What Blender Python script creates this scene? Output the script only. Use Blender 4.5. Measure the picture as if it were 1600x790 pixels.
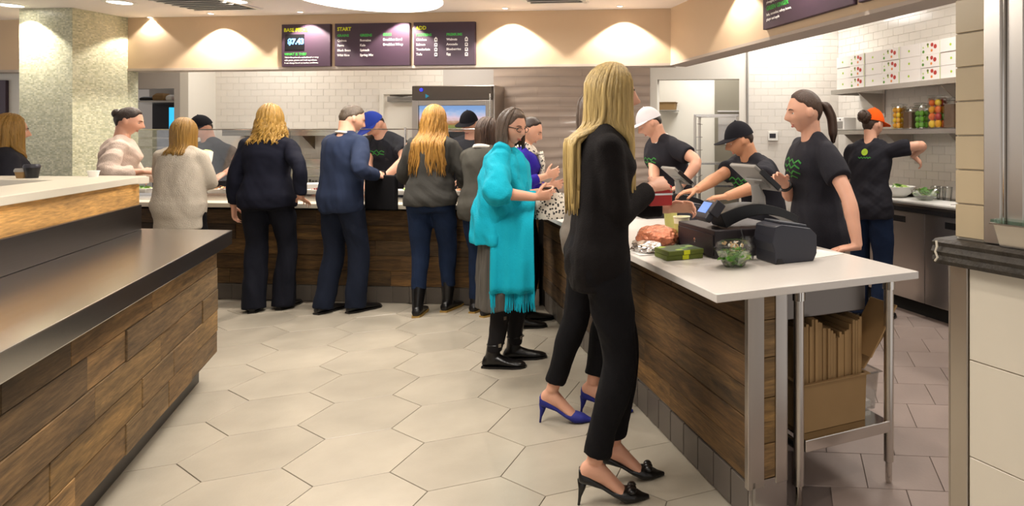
import bpy, bmesh, math, random
import numpy as np
from mathutils import Vector, Matrix, noise as mnoise

random.seed(7)
for o in list(bpy.data.objects):
    bpy.data.objects.remove(o)
S = bpy.context.scene
COL = S.collection
PI = math.pi
R = math.radians

# ------------------------------------------------------------------ camera
F, CX, CY, H = 1065.0, 1140.0, 217.0, 1.42        # focal length and horizon in pixels of a 1600x790 frame, eye height
cam = bpy.data.cameras.new('camera')
cam.sensor_fit = 'HORIZONTAL'; cam.sensor_width = 36.0
cam.lens = 36.0 * F / 1600.0
cam.shift_x = -(CX - 800.0) / 1600.0
cam.shift_y = -(395.0 - CY) / 1600.0
cam.clip_start = 0.05; cam.clip_end = 60
camo = bpy.data.objects.new('camera', cam); COL.objects.link(camo)
camo.location = (0, 0, H); camo.rotation_euler = (PI / 2, 0, 0)
S.camera = camo
# ------------------------------------------------------------------ world, exposure
w = bpy.data.worlds.new('world'); S.world = w; w.use_nodes = True
w.node_tree.nodes['Background'].inputs[0].default_value = (1.0, 0.955, 0.93, 1)
w.node_tree.nodes['Background'].inputs[1].default_value = 0.66
S.view_settings.view_transform = 'Standard'
S.view_settings.look = 'None'
S.view_settings.gamma = 1.0
S.view_settings.use_curve_mapping = False
S.view_settings.exposure = 0.32

def light(name, kind, loc, energy, color=(1, .91, .81), size=.1, spot=100, blend=.3, rot=(0, 0, 0), size_y=None):
    d = bpy.data.lights.new(name, kind); d.energy = energy; d.color = color
    if kind == 'SPOT':
        d.spot_size = R(spot); d.spot_blend = blend; d.shadow_soft_size = size
    elif kind == 'AREA':
        d.shape = 'DISK' if size_y is None else 'RECTANGLE'; d.size = size
        if size_y: d.size_y = size_y
    else:
        d.shadow_soft_size = size
    o = bpy.data.objects.new(name, d); COL.objects.link(o); o.location = loc; o.rotation_euler = rot
    return o

# ------------------------------------------------------------------ plan frames
# A2: along the far counter (left to right).  A1: along the right counter (far to near).  AL: along the left counter (near to far)
A2, A1, AL, A3 = R(-5.2), R(-63.1), R(115.5), R(-55.9)
O2, O1, OL, O3 = (-2.22, 5.84), (.075, 2.493), (-3.047, 4.04), (.66, 2.03)
def fr(O, A, a, b): return (O[0] + a * math.cos(A) - b * math.sin(A), O[1] + a * math.sin(A) + b * math.cos(A))
def f2(a, b): return fr(O2, A2, a, b)
def f1(a, b): return fr(O1, A1, a, b)
def a_at(O, A, px, b):                 # where a line of sight through column px meets the line b = const of a frame
    k = (px - CX) / F
    s, c = math.sin(A), math.cos(A)
    y = (b + O[1] * c - O[0] * s) / (c - k * s)
    return (k * y - O[0]) * c + (y - O[1]) * s
def a2(px, b): return a_at(O2, A2, px, b)
def a1(px, b): return a_at(O1, A1, px, b)

# ------------------------------------------------------------------ materials
MATS = {}
def new_mat(name):
    m = bpy.data.materials.new(name); m.use_nodes = True
    nt = m.node_tree; MATS[name] = m
    return m, nt, nt.nodes, nt.links, nt.nodes['Principled BSDF']
def rgb(h):
    h = h.lstrip('#')
    v = [int(h[i:i + 2], 16) / 255 for i in (0, 2, 4)]
    return tuple((c / 12.92 if c <= .04045 else ((c + .055) / 1.055) ** 2.4) for c in v)
def mat(name, col, rough=.5, metal=0., var=0., scale=6., bump=0., bscale=60., stretch=(1, 1, 1), coat=0., rnd=0.,
        emit=None, es=1., trans=0., ior=1.45, alpha=1., sheen=0., aniso=0., sss=0., spec=None):
    if isinstance(col, str): col = rgb(col)
    m, nt, N, L, B = new_mat(name)
    B.inputs['Base Color'].default_value = (*col, 1)
    B.inputs['Roughness'].default_value = rough
    B.inputs['Metallic'].default_value = metal
    B.inputs['Coat Weight'].default_value = coat
    B.inputs['IOR'].default_value = ior
    B.inputs['Transmission Weight'].default_value = trans
    B.inputs['Alpha'].default_value = alpha
    B.inputs['Sheen Weight'].default_value = sheen
    if spec is not None: B.inputs['Specular IOR Level'].default_value = spec
    if sss:
        B.inputs['Subsurface Weight'].default_value = sss
        B.inputs['Subsurface Radius'].default_value = (.012, .005, .003)
        B.inputs['Subsurface Scale'].default_value = .6
    if emit is not None:
        if isinstance(emit, str): emit = rgb(emit)
        B.inputs['Emission Color'].default_value = (*emit, 1); B.inputs['Emission Strength'].default_value = es
    if var or bump or rnd:
        tc = N.new('ShaderNodeTexCoord'); mp = N.new('ShaderNodeMapping'); L.new(tc.outputs['Object'], mp.inputs[0])
        mp.inputs['Scale'].default_value = stretch
        oi = N.new('ShaderNodeObjectInfo')
        if rnd:
            vm = N.new('ShaderNodeVectorMath'); vm.operation = 'SCALE'; vm.inputs[0].default_value = (37, 19, 11)
            L.new(oi.outputs['Random'], vm.inputs['Scale']); L.new(vm.outputs[0], mp.inputs['Location'])
        nz = N.new('ShaderNodeTexNoise'); nz.inputs['Scale'].default_value = scale; nz.inputs['Detail'].default_value = 6
        L.new(mp.outputs[0], nz.inputs['Vector'])
        if var or rnd:
            mr = N.new('ShaderNodeMapRange'); mr.inputs[1].default_value = .25; mr.inputs[2].default_value = .75
            mr.inputs[3].default_value = 1 - var; mr.inputs[4].default_value = 1 + var
            L.new(nz.outputs[0], mr.inputs[0])
            sc = N.new('ShaderNodeVectorMath'); sc.operation = 'SCALE'; sc.inputs[0].default_value = col
            if rnd:
                m2 = N.new('ShaderNodeMapRange'); m2.inputs[3].default_value = 1 - rnd; m2.inputs[4].default_value = 1 + rnd
                L.new(oi.outputs['Random'], m2.inputs[0])
                mu = N.new('ShaderNodeMath'); mu.operation = 'MULTIPLY'
                L.new(mr.outputs[0], mu.inputs[0]); L.new(m2.outputs[0], mu.inputs[1]); L.new(mu.outputs[0], sc.inputs['Scale'])
            else:
                L.new(mr.outputs[0], sc.inputs['Scale'])
            L.new(sc.outputs[0], B.inputs['Base Color'])
        if bump:
            nb = N.new('ShaderNodeTexNoise'); nb.inputs['Scale'].default_value = bscale; nb.inputs['Detail'].default_value = 4
            L.new(mp.outputs[0], nb.inputs['Vector'])
            bp = N.new('ShaderNodeBump'); bp.inputs['Strength'].default_value = bump; bp.inputs['Distance'].default_value = .01
            L.new(nb.outputs[0], bp.inputs['Height']); L.new(bp.outputs[0], B.inputs['Normal'])
    return m

def wood_mat(name, cols, grain_axis=0, dark=.35):
    m, nt, N, L, B = new_mat(name)
    tc = N.new('ShaderNodeTexCoord'); mp = N.new('ShaderNodeMapping'); oi = N.new('ShaderNodeObjectInfo')
    sc = [9, 9, 9]; sc[grain_axis] = .9
    mp.inputs['Scale'].default_value = sc
    vm = N.new('ShaderNodeVectorMath'); vm.operation = 'SCALE'; vm.inputs[0].default_value = (53, 31, 17)
    L.new(tc.outputs['Object'], mp.inputs[0]); L.new(oi.outputs['Random'], vm.inputs['Scale']); L.new(vm.outputs[0], mp.inputs['Location'])
    cr = N.new('ShaderNodeValToRGB'); L.new(oi.outputs['Random'], cr.inputs[0])
    el = cr.color_ramp.elements
    while len(el) < len(cols): el.new(.5)
    for i, c in enumerate(cols):
        el[i].position = i / (len(cols) - 1); el[i].color = (*rgb(c), 1)
    n1 = N.new('ShaderNodeTexNoise'); n1.inputs['Scale'].default_value = 3.2; n1.inputs['Detail'].default_value = 9; n1.inputs['Roughness'].default_value = .7; n1.inputs['Distortion'].default_value = .9
    n2 = N.new('ShaderNodeTexNoise'); n2.inputs['Scale'].default_value = 14; n2.inputs['Detail'].default_value = 5
    n3 = N.new('ShaderNodeTexNoise'); n3.inputs['Scale'].default_value = .9; n3.inputs['Detail'].default_value = 3
    for n in (n1, n2, n3): L.new(mp.outputs[0], n.inputs['Vector'])
    r1 = N.new('ShaderNodeMapRange'); r1.inputs[1].default_value = .3; r1.inputs[2].default_value = .7; r1.inputs[3].default_value = dark; r1.inputs[4].default_value = 1.35
    L.new(n1.outputs[0], r1.inputs[0])
    r2 = N.new('ShaderNodeMapRange'); r2.inputs[1].default_value = .35; r2.inputs[2].default_value = .65; r2.inputs[3].default_value = .72; r2.inputs[4].default_value = 1.1
    L.new(n2.outputs[0], r2.inputs[0])
    r3 = N.new('ShaderNodeMapRange'); r3.inputs[1].default_value = .35; r3.inputs[2].default_value = .65; r3.inputs[3].default_value = .65; r3.inputs[4].default_value = 1.3
    L.new(n3.outputs[0], r3.inputs[0])
    a = N.new('ShaderNodeMath'); a.operation = 'MULTIPLY'; L.new(r1.outputs[0], a.inputs[0]); L.new(r2.outputs[0], a.inputs[1])
    b = N.new('ShaderNodeMath'); b.operation = 'MULTIPLY'; L.new(a.outputs[0], b.inputs[0]); L.new(r3.outputs[0], b.inputs[1])
    v = N.new('ShaderNodeVectorMath'); v.operation = 'SCALE'; L.new(cr.outputs[0], v.inputs[0]); L.new(b.outputs[0], v.inputs['Scale'])
    L.new(v.outputs[0], B.inputs['Base Color']); B.inputs['Roughness'].default_value = .78
    bp = N.new('ShaderNodeBump'); bp.inputs['Strength'].default_value = .55; bp.inputs['Distance'].default_value = .006
    L.new(n1.outputs[0], bp.inputs['Height']); L.new(bp.outputs[0], B.inputs['Normal'])
    return m

def brushed(name, col, rough=.3, axis=0, metal=1.):
    m, nt, N, L, B = new_mat(name)
    B.inputs['Base Color'].default_value = (*(rgb(col) if isinstance(col, str) else col), 1); B.inputs['Metallic'].default_value = metal
    tc = N.new('ShaderNodeTexCoord'); mp = N.new('ShaderNodeMapping'); sc = [220, 220, 220]; sc[axis] = 2
    mp.inputs['Scale'].default_value = sc; L.new(tc.outputs['Object'], mp.inputs[0])
    nz = N.new('ShaderNodeTexNoise'); nz.inputs['Scale'].default_value = 1; nz.inputs['Detail'].default_value = 3; L.new(mp.outputs[0], nz.inputs['Vector'])
    mr = N.new('ShaderNodeMapRange'); mr.inputs[3].default_value = rough - .03; mr.inputs[4].default_value = rough + .05
    L.new(nz.outputs[0], mr.inputs[0]); L.new(mr.outputs[0], B.inputs['Roughness'])
    bp = N.new('ShaderNodeBump'); bp.inputs['Strength'].default_value = .02; bp.inputs['Distance'].default_value = .001
    return m

def clear_mat(name, tint=(.95, .98, .97), amount=.1, rough=.03):
    # thin clear sheet: see-through with a fresnel sheen
    m, nt, N, L, B = new_mat(name)
    N.remove(B)
    out = N['Material Output']
    tr = N.new('ShaderNodeBsdfTransparent'); tr.inputs[0].default_value = (*tint, 1)
    gl = N.new('ShaderNodeBsdfGlossy'); gl.inputs['Roughness'].default_value = rough
    fz = N.new('ShaderNodeFresnel'); fz.inputs[0].default_value = 1.45
    ad = N.new('ShaderNodeMath'); ad.operation = 'MULTIPLY_ADD'; ad.inputs[1].default_value = .55; ad.inputs[2].default_value = amount
    L.new(fz.outputs[0], ad.inputs[0])
    mx = N.new('ShaderNodeMixShader'); L.new(ad.outputs[0], mx.inputs[0]); L.new(tr.outputs[0], mx.inputs[1]); L.new(gl.outputs[0], mx.inputs[2])
    L.new(mx.outputs[0], out.inputs[0])
    return m

def mosaic_mat(name):
    m, nt, N, L, B = new_mat(name)
    tc = N.new('ShaderNodeTexCoord'); mp = N.new('ShaderNodeMapping')
    # use object coords; x+y runs round the pillar, z up
    sx = N.new('ShaderNodeSeparateXYZ'); L.new(tc.outputs['Object'], sx.inputs[0])
    ad = N.new('ShaderNodeMath'); L.new(sx.outputs[0], ad.inputs[0]); L.new(sx.outputs[1], ad.inputs[1])
    cb = N.new('ShaderNodeCombineXYZ'); L.new(ad.outputs[0], cb.inputs[0]); L.new(sx.outputs[2], cb.inputs[1])
    bk = N.new('ShaderNodeTexBrick'); L.new(cb.outputs[0], bk.inputs[0])
    bk.inputs['Scale'].default_value = 1; bk.inputs['Brick Width'].default_value = .032; bk.inputs['Row Height'].default_value = .013
    bk.inputs['Mortar Size'].default_value = .0018; bk.inputs['Bias'].default_value = -.1
    bk.inputs['Color1'].default_value = (*rgb('#dcdccb'), 1); bk.inputs['Color2'].default_value = (*rgb('#b9ba9f'), 1); bk.inputs['Mortar'].default_value = (*rgb('#c9c8b4'), 1)
    vo = N.new('ShaderNodeTexWhiteNoise'); vo.noise_dimensions = '3D'
    fl = N.new('ShaderNodeVectorMath'); fl.operation = 'SNAP'; fl.inputs[1].default_value = (.016, .013, .1); L.new(cb.outputs[0], fl.inputs[0]); L.new(fl.outputs[0], vo.inputs[0])
    mx = N.new('ShaderNodeMixRGB'); mx.blend_type = 'MULTIPLY'; mx.inputs[0].default_value = .55
    cr = N.new('ShaderNodeValToRGB'); cr.color_ramp.elements[0].color = (*rgb('#a3a88c'), 1); cr.color_ramp.elements[1].color = (*rgb('#fbf7e2'), 1)
    e = cr.color_ramp.elements.new(.5); e.color = (*rgb('#d6d6bf'), 1)
    L.new(vo.outputs['Value'], cr.inputs[0]); L.new(bk.outputs[0], mx.inputs[1]); L.new(cr.outputs[0], mx.inputs[2])
    L.new(mx.outputs[0], B.inputs['Base Color']); B.inputs['Roughness'].default_value = .3
    bp = N.new('ShaderNodeBump'); bp.inputs['Strength'].default_value = .4; bp.inputs['Distance'].default_value = .002; bp.invert = True
    L.new(bk.outputs['Fac'], bp.inputs['Height']); L.new(bp.outputs[0], B.inputs['Normal'])
    return m

M = {}
M['hex'] = mat('hex_porcelain', '#a69d8d', .26, var=.11, scale=3.2, bump=.05, bscale=90, rnd=.045)
M['grout'] = mat('floor_grout', '#5f5548', .9)
M['quarry'] = mat('kitchen_quarry_tile', '#92827a', .5, var=.07, scale=3, bump=.06, bscale=80, rnd=.06)
M['kgrout'] = mat('kitchen_grout', '#6f625c', .9)
M['ceil'] = mat('ceiling_paint', '#f4ece6', .85)
M['beige'] = mat('bulkhead_paint', '#d2b898', .75)
M['bandgrey'] = mat('bulkhead_edge_paint', '#b9aca0', .7)
M['whitepaint'] = mat('white_paint', '#e2ddd3', .6)
M['shadegrey'] = mat('shaded_wall_grey', '#b9b3ad', .65)  # grey holds the shade on the partition and the plain wall strip
M['wtile'] = mat('white_wall_tile', '#ded8cf', .16, rnd=.025, var=.01)
M['wgrout'] = mat('white_wall_grout', '#dcd6cc', .8)
M['taupe'] = mat('taupe_wave_tile', '#b2a194', .13, rnd=.04, var=.03)
M['taupegrout'] = mat('taupe_grout', '#6b5f56', .8)
M['mosaic'] = mosaic_mat('green_mosaic')
M['woodL'] = wood_mat('reclaimed_wood_light', ['#8e6d42', '#70583a', '#9b7748', '#806643', '#876738', '#58462f', '#957244', '#6f583b'], dark=.36)
M['woodR'] = wood_mat('reclaimed_wood_dark', ['#6e4f29', '#4a3620', '#7e5c30', '#5a452c', '#684a21', '#3e2d1c', '#74562d', '#523e27'], dark=.34)
M['oak'] = wood_mat('oak_band', ['#b98a48', '#c39454'], dark=.72)
M['woodback'] = mat('plank_backing', '#1d1712', .9)
M['kick'] = mat('kick_tile_grey', '#5d554d', .42, var=.06, rnd=.06)
M['kickgrout'] = mat('kick_grout', '#8f877c', .85)
M['plinth'] = mat('dark_plinth', '#3a352f', .45, var=.06)
M['quartz'] = mat('white_quartz', '#cfc9c2', .28, var=.02, scale=90)
M['quartzedge'] = mat('cream_solid_surface', '#d8cfbd', .35)
M['steel'] = brushed('brushed_steel', '#cbc8c4', .22, 0)
M['steelv'] = brushed('brushed_steel_vertical', '#c2bbb3', .3, 2)
M['steeldark'] = brushed('dark_brushed_steel', '#6c655f', .33, 0)
M['chrome'] = mat('polished_steel', '#c9c4bd', .14, 1.)
M['black'] = mat('black_plastic', '#131214', .38)
M['blacksoft'] = mat('charcoal_plastic', '#2b2930', .42)
M['greyplastic'] = mat('grey_plastic', '#8e8a84', .4)
M['darkbox'] = mat('dark_brown_metal_drawer', '#221c20', .45)
M['printer'] = mat('slate_printer_plastic', '#2e2f38', .4, bump=.03, bscale=400)
M['screenblue'] = mat('lit_blue_screen', '#20324f', .2, emit='#6f93e0', es=1.0)
M['glass'] = clear_mat('clear_glass', (.995, 1., .998), .0)
M['clearplastic'] = clear_mat('clear_plastic', (.985, .99, .985), .03, .08)
M['greenglass'] = clear_mat('green_edge_glass', (.72, .9, .8), .12)
M['white'] = mat('white_plastic', '#e9e6e0', .4)
M['paper'] = mat('white_paper', '#e4e1da', .8)
M['card'] = mat('kraft_cardboard', '#94764e', .85, var=.06, scale=8, rnd=.10)
M['cup'] = mat('pale_paper_cup', '#dcd6b8', .6)
M['cupgreen'] = mat('cup_print_green', '#b9b56a', .6)
M['lid'] = mat('white_cup_lid', '#efebe2', .4)
M['foil'] = mat('silver_foil', '#c8c3c0', .2, 1., bump=1.0, bscale=22)
M['cookie'] = mat('copper_cellophane', '#b06a4c', .2, .3, var=.3, scale=30, bump=1., bscale=40)
M['leaf'] = mat('salad_leaf', '#5c9430', .45, var=.3, scale=20, rnd=.25)
M['leafpale'] = mat('salad_leaf_pale', '#a9c468', .45, var=.2, scale=20)
M['nut'] = mat('chopped_nuts', '#c8a678', .7)
M['yellow'] = mat('yellow_fruit', '#e0a21c', .4)
M['lemon'] = mat('lemon_skin', '#e8c522', .4)
M['orange'] = mat('orange_fruit', '#e2701a', .4)
M['redfruit'] = mat('red_apple', '#a8281c', .35)
M['greenfruit'] = mat('green_apple', '#5d9a1e', .35)
M['grain'] = mat('brown_grain', '#6d523a', .85, bump=.8, bscale=120)
M['signboard'] = mat('aubergine_sign_board', '#43313f', .48)
M['signyellow'] = mat('sign_yellow', '#d8e01c', .5)
M['signgreen'] = mat('sign_green', '#41b04a', .5)
M['signwhite'] = mat('sign_white', '#efeae6', .5)
M['signblue'] = mat('price_display_digits', '#5f98f0', .4, emit='#5f98f0', es=.3)
M['emit_warm'] = mat('lit_lamp_lens', '#ffffff', .5, emit=(1, .93, .82), es=9)
M['emit_disc'] = mat('lit_diffuser', '#ffffff', .5, emit=(1, .95, .88), es=3.2)
M['emit_cool'] = mat('lit_troffer_panel', '#ffffff', .5, emit=(1, .98, .94), es=5)
M['dark'] = mat('near_black_void', '#16130f', .9)
M['stone'] = mat('dark_rough_stone', '#39332b', .6, var=.3, scale=25, bump=.8, bscale=40)
M['beigetile'] = mat('beige_column_tile', '#c0ae8e', .32, var=.06, scale=4, rnd=.05)
M['creamtile'] = mat('cream_half_wall_tile', '#d9d0be', .3, var=.02)
M['joint'] = mat('pale_tile_joint', '#d8cfbc', .8)
M['boxprint'] = mat('white_carton', '#dcd6d0', .7)
M['lime'] = mat('lime_ink', '#9dbb2b', .6)
M['tomato'] = mat('tomato_red_ink', '#a93227', .6)
M['olive'] = mat('olive_ink', '#5f6b24', .6)
M['orangeink'] = mat('orange_ink', '#cf7a35', .6)
M['red'] = mat('red_plastic', '#b0201c', .4)

# ------------------------------------------------------------------ mesh helpers
class MB:
    def __init__(s): s.v = []; s.f = []; s.m = []
    def add(s, vs, fs, mi=0):
        o = len(s.v); s.v += [tuple(p) for p in vs]
        for f in fs: s.f.append(tuple(i + o for i in f)); s.m.append(mi)
        return s
    def box(s, c, d, rot=None, mi=0):
        x, y, z = d[0] / 2, d[1] / 2, d[2] / 2
        vs = [Vector(p) for p in ((-x, -y, -z), (x, -y, -z), (x, y, -z), (-x, y, -z), (-x, -y, z), (x, -y, z), (x, y, z), (-x, y, z))]
        if rot is not None: vs = [rot @ p for p in vs]
        c = Vector(c)
        return s.add([p + c for p in vs], [(3, 2, 1, 0), (4, 5, 6, 7), (0, 1, 5, 4), (1, 2, 6, 5), (2, 3, 7, 6), (3, 0, 4, 7)], mi)
    def bb(s, x0, x1, y0, y1, z0, z1, mi=0):
        return s.box(((x0 + x1) / 2, (y0 + y1) / 2, (z0 + z1) / 2), (abs(x1 - x0), abs(y1 - y0), abs(z1 - z0)), None, mi)
    def prism(s, poly, z0, z1, mi=0):
        n = len(poly)
        ar = sum(poly[i][0] * poly[(i + 1) % n][1] - poly[(i + 1) % n][0] * poly[i][1] for i in range(n))
        if ar < 0: poly = poly[::-1]
        vs = [(p[0], p[1], z0) for p in poly] + [(p[0], p[1], z1) for p in poly]
        fs = [tuple(range(n))[::-1], tuple(range(n, 2 * n))] + [(i, (i + 1) % n, n + (i + 1) % n, n + i) for i in range(n)]
        return s.add(vs, fs, mi)
    def extr(s, prof, axis_len, plane='yz', mi=0):
        """profile polygon in (y,z), extruded along x from x0 to x1 (axis_len=(x0,x1))"""
        n = len(prof)
        ar = sum(prof[i][0] * prof[(i + 1) % n][1] - prof[(i + 1) % n][0] * prof[i][1] for i in range(n))
        if ar < 0: prof = prof[::-1]
        vs = [(axis_len[0], p[0], p[1]) for p in prof] + [(axis_len[1], p[0], p[1]) for p in prof]
        fs = [tuple(range(n))[::-1], tuple(range(n, 2 * n))] + [(i, (i + 1) % n, n + (i + 1) % n, n + i) for i in range(n)]
        return s.add(vs, fs, mi)
    def rings(s, rs, cap=True, mi=0):
        n = len(rs[0]); vs = [p for r in rs for p in r]; fs = []
        for i in range(len(rs) - 1):
            for j in range(n):
                k = (j + 1) % n
                fs.append((i * n + j, i * n + k, (i + 1) * n + k, (i + 1) * n + j))
        if cap:
            fs.append(tuple(range(n))[::-1]); fs.append(tuple(range((len(rs) - 1) * n, len(rs) * n)))
        return s.add(vs, fs, mi)
    def tube(s, pts, rad, n=8, mi=0, flat=1., up=None, cap=True):
        pts = [Vector(p) for p in pts]
        if not hasattr(rad, '__len__'): rad = [rad] * len(pts)
        rs = []; t0 = (pts[1] - pts[0]).normalized()
        u = Vector(up) if up is not None else (Vector((0, 0, 1)) if abs(t0.z) < .9 else Vector((0, 1, 0)))
        u = (u - t0 * u.dot(t0)).normalized()
        for i, p in enumerate(pts):
            t = (pts[min(i + 1, len(pts) - 1)] - pts[max(i - 1, 0)])
            t = t.normalized() if t.length > 1e-9 else t0
            u = u - t * u.dot(t)
            u = u.normalized() if u.length > 1e-6 else t.orthogonal().normalized()
            v = t.cross(u); r = rad[i]
            rx, ry = (r if hasattr(r, '__len__') else (r, r * flat))
            rs.append([p + v * (rx * math.cos(2 * PI * j / n)) + u * (ry * math.sin(2 * PI * j / n)) for j in range(n)])
        return s.rings(rs, cap, mi)
    def lathe(s, prof, c=(0, 0, 0), n=20, mi=0, closed=False):
        rs = [[(c[0] + r * math.cos(2 * PI * j / n), c[1] + r * math.sin(2 * PI * j / n), c[2] + z) for j in range(n)] for r, z in prof]
        if closed: rs = rs + [rs[0]]
        return s.rings(rs, not closed, mi)
    def ball(s, c, r, n=12, m=8, mi=0):
        rx, ry, rz = r if hasattr(r, '__len__') else (r, r, r)
        vs = [(c[0], c[1], c[2] - rz)]; fs = []
        for i in range(1, m):
            t = -PI / 2 + PI * i / m
            vs += [(c[0] + rx * math.cos(t) * math.cos(2 * PI * j / n), c[1] + ry * math.cos(t) * math.sin(2 * PI * j / n), c[2] + rz * math.sin(t)) for j in range(n)]
        vs.append((c[0], c[1], c[2] + rz)); last = len(vs) - 1
        for j in range(n): fs.append((0, 1 + (j + 1) % n, 1 + j))
        for i in range(m - 2):
            for j in range(n):
                a = 1 + i * n + j; b = 1 + i * n + (j + 1) % n
                fs.append((a, b, b + n, a + n))
        o = 1 + (m - 2) * n
        for j in range(n): fs.append((last, o + j, o + (j + 1) % n))
        return s.add(vs, fs, mi)
    def mesh(s, name):
        me = bpy.data.meshes.new(name); me.from_pydata(s.v, [], s.f)
        if any(s.m): me.polygons.foreach_set('material_index', s.m)
        me.update(); return me
    def build(s, name, mats, parent=None, smooth=False, bevel=0, loc=None, rotz=None):
        return link(name, s.mesh(name), mats, parent, smooth, bevel, loc, rotz)

def link(name, me, mats, parent=None, smooth=False, bevel=0, loc=None, rotz=None):
    if mats is not None and not len(me.materials):
        for m in (mats if isinstance(mats, (list, tuple)) else [mats]): me.materials.append(M[m] if isinstance(m, str) else m)
    if smooth:
        me.polygons.foreach_set('use_smooth', [True] * len(me.polygons))
        if smooth == 'auto': me.set_sharp_from_angle(angle=R(40))
    o = bpy.data.objects.new(name, me); COL.objects.link(o)
    if parent is not None: o.parent = parent
    if loc is not None: o.location = loc
    if rotz is not None: o.rotation_euler = (0, 0, rotz)
    if bevel:
        b = o.modifiers.new('bevel', 'BEVEL'); b.width = bevel; b.segments = 2; b.limit_method = 'ANGLE'
    return o
def tag(o, label=None, cat=None, group=None, kind=None):
    if label: o['label'] = label
    if cat: o['category'] = cat
    if group: o['group'] = group
    if kind: o['kind'] = kind
    return o
def thing(name, label, cat, loc=(0, 0, 0), rotz=0, group=None):
    o = bpy.data.objects.new(name, None); COL.objects.link(o); o.empty_display_size = .1
    o.location = loc; o.rotation_euler = (0, 0, rotz)
    return tag(o, label, cat, group)
def copy_tree(o, parent=None):
    c = o.copy(); COL.objects.link(c); c.parent = parent
    for ch in list(o.children): copy_tree(ch, c)
    return c
def at2(a, b, z=0): return (*f2(a, b), z)
def at1(a, b, z=0): return (*f1(a, b), z)
def struct(o): o['kind'] = 'structure'; return o

FONTS = {}
def text_mesh(txt, size, bold=0., align='LEFT', depth=.0008, italic=0):
    cu = bpy.data.curves.new('t', 'FONT'); cu.body = txt; cu.size = size; cu.align_x = align; cu.offset = bold; cu.extrude = depth; cu.resolution_u = 2
    cu.shear = italic
    ob = bpy.data.objects.new('t', cu); COL.objects.link(ob)
    me = bpy.data.meshes.new_from_object(ob)
    bpy.data.objects.remove(ob); bpy.data.curves.remove(cu)
    return me
def text(name, txt, size, mat_, parent, pos, bold=0., align='LEFT', rot=(PI / 2, 0, 0), italic=0):
    o = link(name, text_mesh(txt, size, bold, align, italic=italic), mat_, parent)
    o.location = pos; o.rotation_euler = rot
    return o

def tile_mesh(name, w, h, t, ch=.0012):
    """a wall tile facing -y, centred in x and z, back face open on y=0"""
    x, z = w / 2, h / 2
    vs = [(-x, 0, -z), (x, 0, -z), (x, 0, z), (-x, 0, z), (-x, -t + ch, -z), (x, -t + ch, -z), (x, -t + ch, z), (-x, -t + ch, z),
          (-x + ch, -t, -z + ch), (x - ch, -t, -z + ch), (x - ch, -t, z - ch), (-x + ch, -t, z - ch)]
    fs = [(8, 9, 10, 11)]
    for i in range(4):
        j = (i + 1) % 4
        fs += [(4 + i, 4 + j, 8 + j, 8 + i), (i, j, 4 + j, 4 + i)]
    return vs, fs

def tile_wall(parent, x0, x1, z0, z1, w, h, gap, t, mat_, holes=(), keep=0, order=None, name='tile', y=0, bond=.5):
    """running-bond tiles on the local plane y of parent (a wall frame). The `keep` first in `order` are single objects, the rest one part"""
    cells = []
    nz = int((z1 - z0) / h + .999)
    for r in range(nz):
        off = (r % 2) * bond * w
        za, zb = z0 + r * h, min(z0 + (r + 1) * h, z1)
        x = x0 - off
        while x < x1 - 1e-6:
            xa, xb = max(x, x0), min(x + w, x1)
            x += w
            if xb - xa < .02 or zb - za < .015: continue
            cx, cz = (xa + xb) / 2, (za + zb) / 2
            if any(hx0 - 1e-6 < cx < hx1 and hz0 < cz < hz1 for hx0, hx1, hz0, hz1 in holes): continue
            cells.append((cx, cz, xb - xa - gap, zb - za - gap))
    if order: cells.sort(key=order)
    cache = {}
    for cx, cz, cw, chh in cells[:keep]:
        k = (round(cw, 3), round(chh, 3))
        if k not in cache:
            mb = MB(); mb.add(*tile_mesh(name, cw, chh, t)); cache[k] = mb.mesh(name)
        link(name, cache[k], mat_, parent, loc=(cx, y, cz))
    if len(cells) > keep:
        mb = MB()
        for cx, cz, cw, chh in cells[keep:]:
            vs, fs = tile_mesh(name, cw, chh, t)
            mb.add([(p[0] + cx, p[1] + y, p[2] + cz) for p in vs], fs)
        o = mb.build(name + '_field', mat_, parent)
        o['kind'] = 'stuff'

def planks(parent, x0, x1, z0, z1, rows, mat_, y=0., t=.018, lmin=.5, lmax=1.3, seed=1, ends=None, flip=1):
    """staggered boards proud of local plane y (towards -y)"""
    rnd = random.Random(seed)
    h = (z1 - z0) / rows
    for r in range(rows):
        x = x0; first = True
        za = z0 + r * h
        while x < x1 - .02:
            L_ = rnd.uniform(lmin, lmax) * (rnd.uniform(.4, .9) if first else 1); first = False
            xb = min(x + L_, x1)
            if x1 - xb < .18: xb = x1
            tt = t + rnd.uniform(-.004, .004)
            w_, h_ = xb - x - .0025, h - .003
            mb = MB(); vs, fs = tile_mesh('plank', w_, h_, tt, .002)
            mb.add(vs, fs)
            link('plank', mb.mesh('plank'), mat_, parent, loc=((x + xb) / 2, y, za + h / 2))
            x = xb

# ================================================================== STRUCTURE
ZC, ZB = 2.60, 2.105           # customer ceiling, underside of the bulkheads
BB, BW, RB, RW = .47, 1.92, 1.10, 3.24    # bulkhead / back wall (frame 2), bulkhead / right wall (frame 1)
def gp(px, py, z=0):
    d = (H - z) * F / (py - CY); return Vector(((px - CX) / F * d, d))

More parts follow.
